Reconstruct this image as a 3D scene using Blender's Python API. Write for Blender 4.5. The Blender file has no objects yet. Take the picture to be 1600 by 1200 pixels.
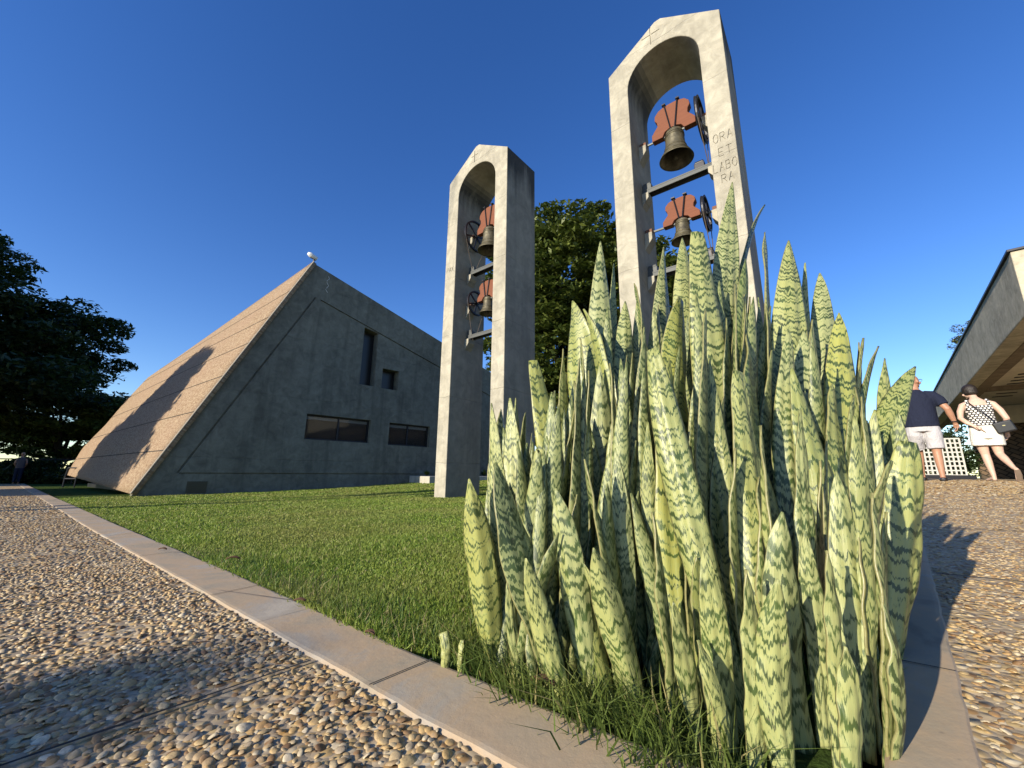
import bpy, bmesh, math, random
import numpy as np
from math import sin, cos, pi, radians, atan2, sqrt
from mathutils import Vector, Matrix
random.seed(7); RS = np.random.RandomState(11)
S = bpy.context.scene; COL = S.collection

# ------------------------------------------------------------ camera, sky, sun, exposure
F, PT, RL, H = 628.0, radians(12.45), radians(.65), .38     # focal length in px of a 1600 px wide frame
cam = bpy.data.cameras.new('camera'); co = bpy.data.objects.new('camera', cam); COL.objects.link(co)
cam.sensor_fit = 'HORIZONTAL'; cam.sensor_width = 36; cam.lens = F / 1600 * 36
cam.clip_start = .02; cam.clip_end = 3000
up0 = Vector((0, -sin(PT), cos(PT))); fw = Vector((0, cos(PT), sin(PT))); r0 = Vector((1, 0, 0))
RT = r0 * cos(RL) + up0 * sin(RL); UP = up0 * cos(RL) - r0 * sin(RL)
M = Matrix((RT, UP, -fw)).transposed().to_4x4(); M.translation = (0, 0, H)
co.matrix_world = M; S.camera = co

SUN_EL, SUN_DIR = radians(19), Vector((-.766, -.643))       # horizontal direction TOWARDS the sun
w = bpy.data.worlds.new('World'); S.world = w; w.use_nodes = True
nt = w.node_tree; nt.nodes.clear()
sk = nt.nodes.new('ShaderNodeTexSky'); sk.sky_type = 'NISHITA'; sk.sun_disc = False
sk.sun_elevation = SUN_EL; sk.sun_rotation = atan2(SUN_DIR.x, SUN_DIR.y)
sk.altitude = 1500; sk.air_density = 1.1; sk.dust_density = .3; sk.ozone_density = 2.4
bg = nt.nodes.new('ShaderNodeBackground'); bg.inputs[1].default_value = .15
wo = nt.nodes.new('ShaderNodeOutputWorld')
hs = nt.nodes.new('ShaderNodeHueSaturation'); hs.inputs['Saturation'].default_value = 1.28; hs.inputs['Hue'].default_value = .516; nt.links.new(sk.outputs[0], hs.inputs['Color']); nt.links.new(hs.outputs[0], bg.inputs[0]); nt.links.new(bg.outputs[0], wo.inputs[0])
sl = bpy.data.lights.new('sun', 'SUN'); sl.energy = 5.0; sl.angle = radians(.5); sl.color = (1, .90, .72)
so = bpy.data.objects.new('sun', sl); COL.objects.link(so)
sd = Vector((SUN_DIR.x * cos(SUN_EL), SUN_DIR.y * cos(SUN_EL), sin(SUN_EL))).normalized()
so.rotation_euler = sd.to_track_quat('Z', 'Y').to_euler()
S.view_settings.view_transform = 'Standard'; S.view_settings.look = 'None'
S.view_settings.exposure = 0.55; S.view_settings.gamma = 1
S.cycles.max_bounces = 6; S.cycles.diffuse_bounces = 3

# ------------------------------------------------------------ terrain height and sight-line helpers
def clamp(a, l=0., h=1.): return max(l, min(h, a))
def gz(x, y):
    z = .012 * x
    if x > 0: z += .037 * x * min(1., x); z = .345 - .03 * math.log1p(math.exp((.345 - z) / .03)) if z > .2 else z
    z += .04 * clamp(y - 7, 0, 9) * clamp((x + 6) / 4) * clamp((5 - x) / 4)
    return z
def gzv(x, y):
    z = .012 * x + np.where(x > 0, .037 * x * np.minimum(1, np.maximum(x, 0)), 0); z = np.where(z > .2, .345 - .03 * np.log1p(np.exp(np.clip((.345 - z) / .03, -60, 60))), z)
    return z + .04 * np.clip(y - 7, 0, 9) * np.clip((x + 6) / 4, 0, 1) * np.clip((5 - x) / 4, 0, 1)
O = Vector((0, 0, H))
def ray(px, py):
    a = px - 800; b = py - 600
    u = (a * cos(RL) + b * sin(RL)) / F; z = -(-a * sin(RL) + b * cos(RL)) / F
    return Vector((u, cos(PT) - z * sin(PT), sin(PT) + z * cos(PT)))
def gnd(px, py):
    d = ray(px, py); lo, hi = 0, 60.
    for _ in range(50):
        m = (lo + hi) / 2
        if H + d.z * m > gz(d.x * m, d.y * m): lo = m
        else: hi = m
    return O + d * lo
def atY(px, py, Y):
    d = ray(px, py); return O + d * (Y / d.y)
def onplane(px, py, p0, ang):
    n = Vector((-sin(ang), cos(ang), 0)); d = ray(px, py)
    return O + d * ((p0 - O).dot(n) / d.dot(n))

# ------------------------------------------------------------ object helpers
def tag(o, label=None, cat=None, group=None, kind=None):
    if label: o['label'] = label
    if cat: o['category'] = cat
    if group: o['group'] = group
    if kind: o['kind'] = kind
    return o
def link(name, me, mat=None, parent=None, smooth=False):
    o = bpy.data.objects.new(name, me); COL.objects.link(o)
    if mat:
        for m in (mat if isinstance(mat, list) else [mat]): me.materials.append(m)
    if parent: o.parent = parent
    if smooth: me.polygons.foreach_set('use_smooth', [True] * len(me.polygons))
    return o
def obj(name, bm, mat=None, parent=None, smooth=False):
    me = bpy.data.meshes.new(name); bm.to_mesh(me); bm.free()
    return link(name, me, mat, parent, smooth)
def empty(name, loc, rz=0):
    o = bpy.data.objects.new(name, None); COL.objects.link(o); o.location = loc; o.rotation_euler = (0, 0, rz)
    o.empty_display_size = .1; return o
def npmesh(name, V, Fq, mat, parent=None, smooth=False, attr=None):
    me = bpy.data.meshes.new(name); n = Fq.shape[1]
    me.vertices.add(len(V)); me.vertices.foreach_set('co', np.ascontiguousarray(V, dtype=np.float32).ravel())
    me.loops.add(Fq.size); me.loops.foreach_set('vertex_index', Fq.astype(np.int32).ravel())
    me.polygons.add(len(Fq)); me.polygons.foreach_set('loop_start', np.arange(0, Fq.size, n, dtype=np.int32))
    me.update(calc_edges=True)
    if attr is not None:
        a = me.attributes.new('rnd', 'FLOAT', 'POINT'); a.data.foreach_set('value', attr.astype(np.float32))
    return link(name, me, mat, parent, smooth)
def box(bm, c, s, rot=None):
    r = bmesh.ops.create_cube(bm, size=1); vs = r['verts']
    for v in vs:
        p = Vector((v.co.x * s[0], v.co.y * s[1], v.co.z * s[2]))
        v.co = (rot @ p if rot else p) + Vector(c)
    return vs
def tube(bm, pts, r, seg=8, caps=True):
    pts = [Vector(p) for p in pts]; rs = r if isinstance(r, (list, tuple)) else [r] * len(pts); rings = []
    for i, p in enumerate(pts):
        t = (pts[min(i + 1, len(pts) - 1)] - pts[max(i - 1, 0)]).normalized()
        a = t.cross(Vector((0, 0, 1)) if abs(t.z) < .95 else Vector((1, 0, 0))).normalized(); b = t.cross(a)
        rings.append([bm.verts.new(p + (a * cos(2 * pi * k / seg) + b * sin(2 * pi * k / seg)) * rs[i]) for k in range(seg)])
    for A, B in zip(rings, rings[1:]):
        for k in range(seg): bm.faces.new((A[k], A[(k + 1) % seg], B[(k + 1) % seg], B[k]))
    if caps:
        bm.faces.new(rings[0][::-1]); bm.faces.new(rings[-1])
def lathe(bm, prof, c=(0, 0, 0), seg=32):
    rings = [[bm.verts.new((c[0] + r * cos(2 * pi * k / seg), c[1] + r * sin(2 * pi * k / seg), c[2] + z)) for k in range(seg)] for r, z in prof]
    for A, B in zip(rings, rings[1:]):
        for k in range(seg): bm.faces.new((A[k], A[(k + 1) % seg], B[(k + 1) % seg], B[k]))
def prism(bm, poly, fn, d0, d1):                              # poly of (a,z); fn(a,d,z)->Vector
    A = [bm.verts.new(fn(a, d0, z)) for a, z in poly]; B = [bm.verts.new(fn(a, d1, z)) for a, z in poly]
    n = len(poly); bm.faces.new(A); bm.faces.new(B[::-1])
    for i in range(n): bm.faces.new((A[i], B[i], B[(i + 1) % n], A[(i + 1) % n]))
    bmesh.ops.recalc_face_normals(bm, faces=bm.faces)
def bevel(o, wd=.008, seg=2):
    m = o.modifiers.new('bevel', 'BEVEL'); m.width = wd; m.segments = seg; m.limit_method = 'ANGLE'; m.angle_limit = radians(35)
def bake(o):                                                  # apply modifiers without bpy.ops
    dg = bpy.context.evaluated_depsgraph_get(); dg.update()
    me = bpy.data.meshes.new_from_object(o.evaluated_get(dg)); o.modifiers.clear(); o.data = me; return o
def cut(o, cbm):
    me = bpy.data.meshes.new('cutter'); cbm.to_mesh(me); cbm.free()
    bpy.context.view_layer.update(); c = bpy.data.objects.new('cutter', me); COL.objects.link(c); c.matrix_world = o.matrix_world.copy()
    m = o.modifiers.new('cut', 'BOOLEAN'); m.operation = 'DIFFERENCE'; m.solver = 'EXACT'; m.object = c; m.use_self = True
    bake(o); bpy.data.objects.remove(c)

# ------------------------------------------------------------ materials
class N:                                                      # tiny node builder
    def __init__(s, name, rough=.8, spec=.3):
        s.m = bpy.data.materials.new(name); s.m.use_nodes = True; s.t = s.m.node_tree
        s.b = s.t.nodes['Principled BSDF']; s.b.inputs['Roughness'].default_value = rough
        s.b.inputs['Specular IOR Level'].default_value = spec
    def n(s, ty, **kw):
        x = s.t.nodes.new('ShaderNode' + ty)
        for k, v in kw.items(): setattr(x, k, v)
        return x
    def put(s, sock, v):
        if hasattr(v, 'is_output') or isinstance(v, bpy.types.NodeSocket): s.t.links.new(v, sock)
        else: sock.default_value = v
    def coord(s, k='Object'): return s.n('TexCoord').outputs[k]
    def map(s, v, sc=(1, 1, 1), rot=(0, 0, 0)):
        x = s.n('Mapping'); s.put(x.inputs[0], v); x.inputs['Scale'].default_value = sc; x.inputs['Rotation'].default_value = rot; return x.outputs[0]
    def noise(s, v, sc, det=4, rough=.55, dist=0):
        x = s.n('TexNoise'); s.put(x.inputs['Vector'], v); x.inputs['Scale'].default_value = sc; x.inputs['Detail'].default_value = det
        x.inputs['Roughness'].default_value = rough; x.inputs['Distortion'].default_value = dist; return x.outputs[0]
    def vor(s, v, sc, feat='F1', out='Distance', rnd=1):
        x = s.n('TexVoronoi', feature=feat); s.put(x.inputs['Vector'], v); x.inputs['Scale'].default_value = sc
        x.inputs['Randomness'].default_value = rnd; return x.outputs[out]
    def ramp(s, f, stops, interp='LINEAR'):
        x = s.n('ValToRGB'); s.put(x.inputs[0], f); r = x.color_ramp; r.interpolation = interp
        while len(r.elements) < len(stops): r.elements.new(.5)
        for e, (p, c) in zip(r.elements, stops):
            e.position = p; e.color = (c, c, c, 1) if isinstance(c, (int, float)) else (*c, 1)
        return x.outputs[0]
    def math(s, op, a, b=0., cl=False):
        x = s.n('Math', operation=op, use_clamp=cl); s.put(x.inputs[0], a); s.put(x.inputs[1], b); return x.outputs[0]
    def mix(s, f, a, b, mode='MIX'):
        x = s.n('Mix', data_type='RGBA', blend_type=mode); s.put(x.inputs[0], f)
        for i, v in ((6, a), (7, b)): s.put(x.inputs[i], (*v, 1) if isinstance(v, tuple) and len(v) == 3 else v)
        return x.outputs[2]
    def sep(s, v):
        x = s.n('SeparateXYZ'); s.put(x.inputs[0], v); return x.outputs
    def color(s, v): s.put(s.b.inputs['Base Color'], (*v, 1) if isinstance(v, tuple) and len(v) == 3 else v); return s
    def bump(s, h, st=.3, d=.01):
        x = s.n('Bump'); x.inputs['Strength'].default_value = st; x.inputs['Distance'].default_value = d
        s.put(x.inputs['Height'], h); s.t.links.new(x.outputs[0], s.b.inputs['Normal']); return s
    def attr(s, name, out=2): x = s.n('Attribute', attribute_name=name); return x.outputs[out]

def flat(name, c, rough=.6, spec=.3, metal=0, var=.12, sc=20):
    a = N(name, rough, spec); v = a.noise(a.coord(), sc, 3)
    a.color(a.mix(v, tuple(x * (1 - var) for x in c), tuple(min(1, x * (1 + var)) for x in c)))
    a.b.inputs['Metallic'].default_value = metal; return a.m

def concrete(name, c, stain=.45, joint=None, streak=.5, top_black=False):
    a = N(name, .9, .2); p = a.coord()
    big = a.noise(p, 1.3, 6, .6, .4); mid = a.noise(p, 6, 6, .65, .8); fine = a.noise(p, 60, 5, .7)
    st = a.noise(a.map(p, (5, 5, .35)), 1, 6, .65)
    f = a.math('ADD', a.math('MULTIPLY', big, .45), a.math('MULTIPLY', mid, .55))
    col = a.mix(a.ramp(f, [(.36, 0.), (.64, 1.)]), tuple(x * (1 - stain) for x in c), tuple(min(1, x * 1.12) for x in c))
    col = a.mix(a.math('MULTIPLY', a.ramp(st, [(.5, 0.), (.68, 1.)]), streak), col, tuple(x * .42 for x in c))
    col = a.mix(a.math('MULTIPLY', fine, .18), col, tuple(x * .5 for x in c))
    pits = a.ramp(a.vor(p, 34), [(.0, 1.), (.07, 0.)]); pits = a.math('MULTIPLY', pits, a.ramp(a.noise(p, 3), [(.5, 0.), (.6, 1.)]))
    col = a.mix(a.math('MULTIPLY', pits, .5), col, tuple(x * .3 for x in c))
    h = a.math('ADD', a.math('MULTIPLY', mid, .8), a.math('MULTIPLY', fine, .35)); h = a.math('SUBTRACT', h, pits)
    if joint:
        z = a.math('ADD', a.sep(p)[2], a.math('MULTIPLY', a.math('SUBTRACT', a.noise(p, 2.5), .5), .06))
        fr = a.math('FRACT', a.math('DIVIDE', z, joint))
        ln = a.ramp(a.math('ABSOLUTE', a.math('SUBTRACT', fr, .5)), [(0., 1.), (.006, 0.)])
        ln = a.math('MULTIPLY', ln, a.ramp(a.noise(p, 2), [(.35, .25), (.6, 1.)]))
        col = a.mix(a.math('MULTIPLY', ln, .4), col, tuple(x * .4 for x in c)); h = a.math('SUBTRACT', h, a.math('MULTIPLY', ln, .8))
    if top_black:                                             # shade of the side face painted into its colour, broken by streaks
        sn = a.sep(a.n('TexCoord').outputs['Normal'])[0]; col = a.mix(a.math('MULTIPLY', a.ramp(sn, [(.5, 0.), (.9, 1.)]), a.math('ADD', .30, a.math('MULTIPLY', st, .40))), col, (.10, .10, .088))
    if top_black:                                             # streaky blackening of the upper part of the side face
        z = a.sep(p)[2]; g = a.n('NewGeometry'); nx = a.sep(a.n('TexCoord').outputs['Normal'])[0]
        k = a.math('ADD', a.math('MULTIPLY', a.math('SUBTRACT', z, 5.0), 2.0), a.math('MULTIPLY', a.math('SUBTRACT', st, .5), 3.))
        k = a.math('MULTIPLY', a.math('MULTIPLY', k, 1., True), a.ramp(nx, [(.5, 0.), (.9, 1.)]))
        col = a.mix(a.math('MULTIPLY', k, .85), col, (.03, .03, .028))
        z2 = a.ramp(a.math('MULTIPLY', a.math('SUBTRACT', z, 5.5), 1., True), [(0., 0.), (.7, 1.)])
    a.color(col); a.bump(h, .55, .02); return a.m

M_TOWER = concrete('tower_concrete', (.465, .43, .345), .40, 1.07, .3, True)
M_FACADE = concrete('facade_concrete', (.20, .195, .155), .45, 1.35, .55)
M_CANOPY = concrete('canopy_concrete', (.56, .51, .39), .45, .42, .25)
M_PLANTER = concrete('planter_concrete', (.5, .47, .4), .3)
M_DARK = flat('dark_metal', (.03, .03, .035), .45, .5, .6)
M_STEEL = flat('grey_painted_steel', (.20, .215, .22), .5, .4, .3)
M_RUST = flat('rusty_brown', (.16, .075, .045), .7)
M_GROOVE = flat('groove_shadow_gap', (.05, .05, .048), .95, 0)
M_SOIL = flat('soil', (.07, .05, .03), .95, 0)

def m_roof():
    a = N('tan_roof', .92, .1); uv = a.coord('UV'); p = a.coord()
    v = a.vor(a.map(uv, (1, 1.6, 1)), 30, out='Color'); c1 = a.sep(v)[0]
    col = a.ramp(c1, [(0., (.19, .13, .08)), (.45, (.285, .21, .135)), (.8, (.345, .265, .175)), (1., (.43, .35, .245))])
    f = a.noise(p, 90, 3); col = a.mix(a.math('MULTIPLY', f, .35), col, (.25, .15, .1))
    col = a.mix(a.ramp(a.noise(p, .7, 5), [(.4, 0.), (.65, .35)]), col, (.30, .2, .14))
    a.color(col); a.bump(a.math('ADD', a.vor(uv, 30), f), .35, .01); return a.m
M_ROOF = m_roof()

def m_kerb():
    a = N('kerb_sandstone', .85, .2); p = a.coord()
    f = a.noise(p, 2.6, 7, .62, .6); g = a.noise(p, 45, 5, .7)
    col = a.ramp(f, [(.3, (.22, .175, .125)), (.43, (.40, .33, .23)), (.52, (.49, .36, .225)), (.6, (.42, .365, .285)), (.7, (.52, .455, .35))])
    col = a.mix(a.math('MULTIPLY', g, .3), col, (.24, .19, .15))
    crk = a.ramp(a.vor(a.mix(.12, p, a.n('TexNoise').outputs[1]), 1.3, 'DISTANCE_TO_EDGE'), [(0., 1.), (.006, 0.)])
    crk = a.math('MULTIPLY', crk, a.ramp(a.noise(p, 1.7), [(.5, 0.), (.58, 1.)]))
    sp = a.ramp(a.vor(p, 30), [(0., 1.), (.13, 0.)]); sp = a.math('MULTIPLY', sp, a.ramp(a.noise(p, 9), [(.56, 0.), (.62, .7)]))
    col = a.mix(a.math('MAXIMUM', crk, sp), col, (.12, .1, .085))
    a.color(col); a.bump(a.math('SUBTRACT', g, crk), .35, .003); return a.m
M_KERB = m_kerb()
PEB = [(0., (.16, .085, .035)), (.16, (.34, .195, .075)), (.32, (.49, .32, .125)), (.48, (.53, .385, .18)), (.62, (.38, .26, .13)),
       (.72, (.55, .425, .23)), (.82, (.30, .23, .15)), (.92, (.56, .46, .29)), (1., (.64, .54, .37))]
def m_pebble():
    a = N('pebble', .6, .4); r = a.attr('rnd'); p = a.coord()
    col = a.ramp(r, PEB); g = a.noise(p, 160, 4, .65); g2 = a.noise(p, 45, 3)
    col = a.mix(a.ramp(g, [(.35, .45), (.6, 0.)]), col, (.16, .11, .07)); col = a.mix(a.ramp(g2, [(.5, 0.), (.75, .35)]), col, (.55, .45, .32))
    a.color(col); a.bump(g, .25, .003); return a.m
M_PEB = m_pebble()
def m_aggregate():
    a = N('exposed_aggregate', .8, .3); p = a.coord()
    pw = a.n('VectorMath', operation='ADD'); nn = a.n('TexNoise'); nn.inputs['Scale'].default_value = 30; a.put(nn.inputs['Vector'], p)
    sc = a.n('VectorMath', operation='SCALE'); a.put(sc.inputs[0], nn.outputs[1]); sc.inputs['Scale'].default_value = .012
    a.put(pw.inputs[0], p); a.put(pw.inputs[1], sc.outputs[0]); pw = pw.outputs[0]
    v = a.n('TexVoronoi'); a.put(v.inputs['Vector'], pw); v.inputs['Scale'].default_value = 52
    v.inputs['Randomness'].default_value = .95; c = a.sep(v.outputs['Color'])
    col = a.ramp(c[0], PEB); gap = a.ramp(v.outputs['Distance'], [(.42, 0.), (.62, 1.)])
    col = a.mix(gap, col, (.40, .31, .20)); col = a.mix(a.ramp(a.noise(p, .9, 5), [(.38, 0.), (.7, .25)]), col, (.30, .23, .15))
    h = a.math('MULTIPLY', a.math('SUBTRACT', 1., v.outputs['Distance']), a.math('ADD', .4, a.math('MULTIPLY', c[1], .9)))
    a.color(col); a.bump(h, .8, .008); return a.m
M_AGG = m_aggregate()
def m_grassblade(name, c0, c1, dry):
    a = N(name, .55, .3); r = a.attr('rnd'); p = a.coord()
    col = a.mix(r, c0, c1); col = a.mix(a.ramp(r, [(.93, 0.), (.95, .9)]), col, dry)
    col = a.mix(a.ramp(a.noise(p, .9, 4), [(.42, 0.), (.62, .6)]), col, (.30, .29, .085))
    a.color(col); a.b.inputs['Subsurface Weight'].default_value = 0
    tr = a.n('BsdfTranslucent'); a.put(tr.inputs[0], col); mx = a.n('MixShader'); mx.inputs[0].default_value = .35
    a.t.links.new(a.b.outputs[0], mx.inputs[1]); a.t.links.new(tr.outputs[0], mx.inputs[2])
    a.t.links.new(mx.outputs[0], a.t.nodes['Material Output'].inputs[0]); return a.m
M_GRASS = m_grassblade('lawn_blade', (.13, .225, .03), (.32, .38, .07), (.40, .34, .18))
M_TUFT = m_grassblade('coarse_grass_blade', (.04, .10, .018), (.11, .19, .035), (.36, .29, .15))
def m_turf():
    a = N('turf', .95, .05); p = a.coord(); f = a.noise(p, 1.2, 6); g = a.noise(p, 60, 5, .8)
    col = a.mix(f, (.045, .085, .018), (.10, .15, .035)); col = a.mix(a.ramp(g, [(.35, .8), (.6, 0.)]), col, (.03, .045, .012))
    a.color(col); a.bump(g, .9, .03); return a.m
M_TURF = m_turf()
def m_foliage(name, c0, c1):
    a = N(name, .5, .35); r = a.attr('rnd'); col = a.mix(r, c0, c1); a.color(col)
    tr = a.n('BsdfTranslucent'); a.put(tr.inputs[0], a.mix(.5, col, (.10, .16, .02))); mx = a.n('MixShader'); mx.inputs[0].default_value = .2
    a.t.links.new(a.b.outputs[0], mx.inputs[1]); a.t.links.new(tr.outputs[0], mx.inputs[2])
    a.t.links.new(mx.outputs[0], a.t.nodes['Material Output'].inputs[0]); return a.m
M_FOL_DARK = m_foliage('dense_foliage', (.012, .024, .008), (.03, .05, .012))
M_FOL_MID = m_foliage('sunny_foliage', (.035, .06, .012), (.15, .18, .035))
M_FOL_GREY = m_foliage('grey_green_foliage', (.05, .065, .03), (.12, .125, .05))
def m_bark():
    a = N('bark', .95, .1); p = a.coord(); f = a.noise(a.map(p, (6, 6, 1)), 3, 6)
    a.color(a.mix(f, (.03, .024, .018), (.10, .08, .06))); a.bump(f, .8, .05); return a.m
M_BARK = m_bark()

def m_leaf():
    a = N('snake_plant_leaf', .38, .45); uv = a.n('TexCoord').outputs['UV']; s = a.sep(uv); U, V = s[0], s[1]   # U across -1..1 (shifted by 10 per leaf), V metres
    inf = a.n('ObjectInfo'); oc = a.sep(inf.outputs['Color']); rnd = inf.outputs['Random']
    au = a.math('ABSOLUTE', U)
    cv = a.n('CombineXYZ'); a.put(cv.inputs[0], a.math('MULTIPLY', U, .035)); a.put(cv.inputs[1], V); a.put(cv.inputs[2], a.math('MULTIPLY', rnd, 37.)); P = cv.outputs[0]
    zig = a.math('SUBTRACT', a.noise(a.map(P, (1, .22, 1)), 75, 3, .6), .5)
    zig2 = a.math('SUBTRACT', a.noise(a.map(P, (1, .10, 1)), 260, 3, .7), .5)
    big = a.math('SUBTRACT', a.noise(a.map(P, (1, 1, 1)), 14, 2), .5)
    chev = a.math('MULTIPLY', a.math('SINE', a.math('MULTIPLY', au, 5.0)), .008)
    v = a.math('ADD', a.math('ADD', a.math('ADD', V, a.math('MULTIPLY', zig, .034)), a.math('MULTIPLY', zig2, .030)), a.math('ADD', chev, a.math('MULTIPLY', big, .05)))
    fq = a.math('ADD', .9, a.math('MULTIPLY', rnd, .6)); v = a.math('MULTIPLY', v, fq); w1 = a.math('SINE', a.math('MULTIPLY', v, 2 * pi / .0235))
    w2 = a.math('SINE', a.math('ADD', a.math('MULTIPLY', v, 2 * pi / .057), 1.3))
    m = a.math('ADD', a.math('MULTIPLY', w1, .62), a.math('MULTIPLY', w2, .38))
    patch = a.math('SUBTRACT', a.noise(a.map(P, (.8, .8, 1)), 26, 3), .5)
    m = a.math('ADD', m, a.math('MULTIPLY', patch, 2.3))
    m = a.math('ADD', m, a.math('MULTIPLY', a.math('SUBTRACT', a.noise(a.map(P, (1.6, .35, 1)), 420, 3, .8), .5), 2.0))
    m = a.math('ADD', m, a.math('SUBTRACT', oc[1], .5))
    mask = a.ramp(a.math('MULTIPLY', a.math('ADD', m, 1.), .5), [(.575, 0.), (.685, 1.)])
    pale = a.mix(oc[0], (.33, .34, .15), (.345, .34, .075))
    pale = a.mix(a.math('MULTIPLY', oc[2], 1.), pale, (.17, .20, .055))
    streak = a.noise(a.map(P, (9, .25, 1)), 60, 4, .7)
    pale = a.mix(a.ramp(streak, [(.35, .35), (.6, 0.)]), pale, (.23, .29, .12))
    dark = a.mix(a.ramp(a.noise(P, 9), [(.4, 0.), (.65, 1.)]), (.024, .045, .014), (.05, .088, .018))
    col = a.mix(a.math('MULTIPLY', mask, .93), pale, dark)
    halo = a.ramp(a.math('MULTIPLY', a.math('ADD', m, 1.), .5), [(.42, 0.), (.56, .45), (.67, 0.)])
    col = a.mix(halo, col, (.24, .30, .12))
    col = a.mix(a.ramp(au, [(.955, 0.), (.985, .85)]), col, (.24, .22, .09))
    dust = a.math('MULTIPLY', a.ramp(a.noise(P, 55, 4, .7), [(.62, 0.), (.7, 1.)]), .35); col = a.mix(dust, col, (.30, .25, .15))
    a.color(col); a.bump(a.math('ADD', streak, a.math('MULTIPLY', mask, .25)), .35, .0025)
    a.b.inputs['Coat Weight'].default_value = .12; a.b.inputs['Coat Roughness'].default_value = .3
    return a.m
M_LEAF = m_leaf()

# ============================================================ GROUND
def sheet(name, A, B, mat, dz, kind='structure', n=10):       # A, B: matching polylines (x,y); strip between them follows the terrain
    bm = bmesh.new(); rows = []
    for a, b in zip(A, B):
        rows.append([bm.verts.new((a[0] + (b[0] - a[0]) * t, a[1] + (b[1] - a[1]) * t, gz(a[0] + (b[0] - a[0]) * t, a[1] + (b[1] - a[1]) * t) + dz)) for t in [(k / n) ** 1.5 for k in range(n + 1)]])
    for R0, R1 in zip(rows, rows[1:]):
        for k in range(n): bm.faces.new((R0[k], R1[k], R1[k + 1], R0[k + 1]))
    bmesh.ops.recalc_face_normals(bm, faces=bm.faces)
    if sum(f.normal.z for f in bm.faces) < 0: bmesh.ops.reverse_faces(bm, faces=bm.faces)
    o = obj(name, bm, mat, smooth=True); tag(o, kind=kind); return o
KO = [(.36, .352), (-.011, .632), (-.145, .732), (-.314, .872), (-.433, .965), (-.716, 1.193), (-1.14, 1.534), (-1.892, 2.127), (-3.05, 3.05), (-4.9, 4.55), (-8.5, 7.45), (-14, 11.9), (-24, 20)]
KI = [(.36, .535), (.085, .735), (-.065, .855), (-.235, .985), (-.345, 1.08), (-.635, 1.315), (-1.055, 1.66), (-1.80, 2.255), (-2.96, 3.18), (-4.81, 4.68), (-8.41, 7.58), (-13.9, 12.03), (-23.9, 20.13)]
def dens(L, step=.12):
    out = [L[0]]
    for a, b in zip(L, L[1:]):
        n = max(1, min(30, int(sqrt((a[0] - b[0]) ** 2 + (a[1] - b[1]) ** 2) / step)))
        out += [(a[0] + (b[0] - a[0]) * i / n, a[1] + (b[1] - a[1]) * i / n) for i in range(1, n + 1)]
    return out
# big terrain sheet reaching the horizon, lowest of all
xs = [-600, -200, -80, -40, -25, -18, -14, -10, -7, -5, -3, -1.5, 0, .5, 1, 1.5, 2, 3, 5, 7, 10, 14, 20, 40, 100, 300, 600]
ys = [-300, -60, -20, -8, -3, -1, 0, 1, 2, 3, 5, 6, 7, 8, 9, 10, 12, 14, 16, 20, 30, 60, 150, 400, 900]
bm = bmesh.new(); g = [[bm.verts.new((x, y, gz(clamp(x, -25, 14), y) - .12)) for x in xs] for y in ys]
for j in range(len(ys) - 1):
    for i in range(len(xs) - 1): bm.faces.new((g[j][i], g[j][i + 1], g[j + 1][i + 1], g[j + 1][i]))
tag(obj('ground', bm, M_TURF, smooth=True), kind='structure')
# lawn: from the left kerb inwards
IN = Vector((.70, .714)); OUT = Vector((-.62, -.785)); U2 = Vector((.69, .724)).normalized()
bm = bmesh.new(); lx = np.linspace(-16, 10, 66); ly = np.linspace(.4, 26, 66)
def left_of_kerb(x, y, L=KI):
    for a, b in zip(L, L[1:]):
        if b[0] <= x <= a[0]: return y > a[1] + (b[1] - a[1]) * (x - a[0]) / (b[0] - a[0])
    return x > L[0][0]
sheet('lawn', KI, [(x + .69 * 22, y + .72 * 22) for x, y in KI], M_TURF, -.012, n=60)
# kerb on the left: a flush sandstone band with a rounded edge, divided in stones
def kerb(name, A, B, label, top=.0065):
    bm = bmesh.new(); prev = None; tz = []
    for i, (a, b) in enumerate(zip(A, B)):
        j1 = RS.uniform(-.0015, .0015); j2 = RS.uniform(-.002, .002)
        a = Vector(a); b = Vector(b); n = (b - a).normalized(); ring = []
        for off, z in ((-.004, -.06), (-.003, top - .004), (.002, top), (.01, top + .001)):
            p = a + n * (off + j1); ring.append(bm.verts.new((p.x, p.y, gz(p.x, p.y) + z)))
        for off, z in ((.01, top + .001), (.002, top - .001), (-.003, top - .005), (-.004, -.06)):
            p = b - n * (off + j2); ring.append(bm.verts.new((p.x, p.y, gz(p.x, p.y) + z)))
        if prev:
            for k in range(7): bm.faces.new((prev[k], ring[k], ring[k + 1], prev[k + 1]))
        prev = ring
    bmesh.ops.recalc_face_normals(bm, faces=bm.faces)
    o = obj(name, bm, M_KERB, smooth=False); tag(o, kind='structure'); return o
def pairs(A, B, step=.05):
    oa, ob = [A[0]], [B[0]]
    for a, b, c, d in zip(A, A[1:], B, B[1:]):
        n = max(1, min(60, int(sqrt((a[0] - b[0]) ** 2 + (a[1] - b[1]) ** 2) / step)))
        for i in range(1, n + 1):
            t = i / n; oa.append((a[0] + (b[0] - a[0]) * t, a[1] + (b[1] - a[1]) * t)); ob.append((c[0] + (d[0] - c[0]) * t, c[1] + (d[1] - c[1]) * t))
    return oa, ob
A_, B_ = pairs(KO, KI); kerb('kerb', A_, B_, '')
RKO = [(.36 + .692 * s, .352 + .722 * s) for s in (0, .3, .6, .95, 1.4, 2, 3, 5, 8, 12, 16)]
RKI = [(x - .722 * .085, y + .692 * .085) for x, y in RKO]
A_, B_ = pairs(RKO, RKI); kerb('kerb', A_, B_, '')
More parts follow.
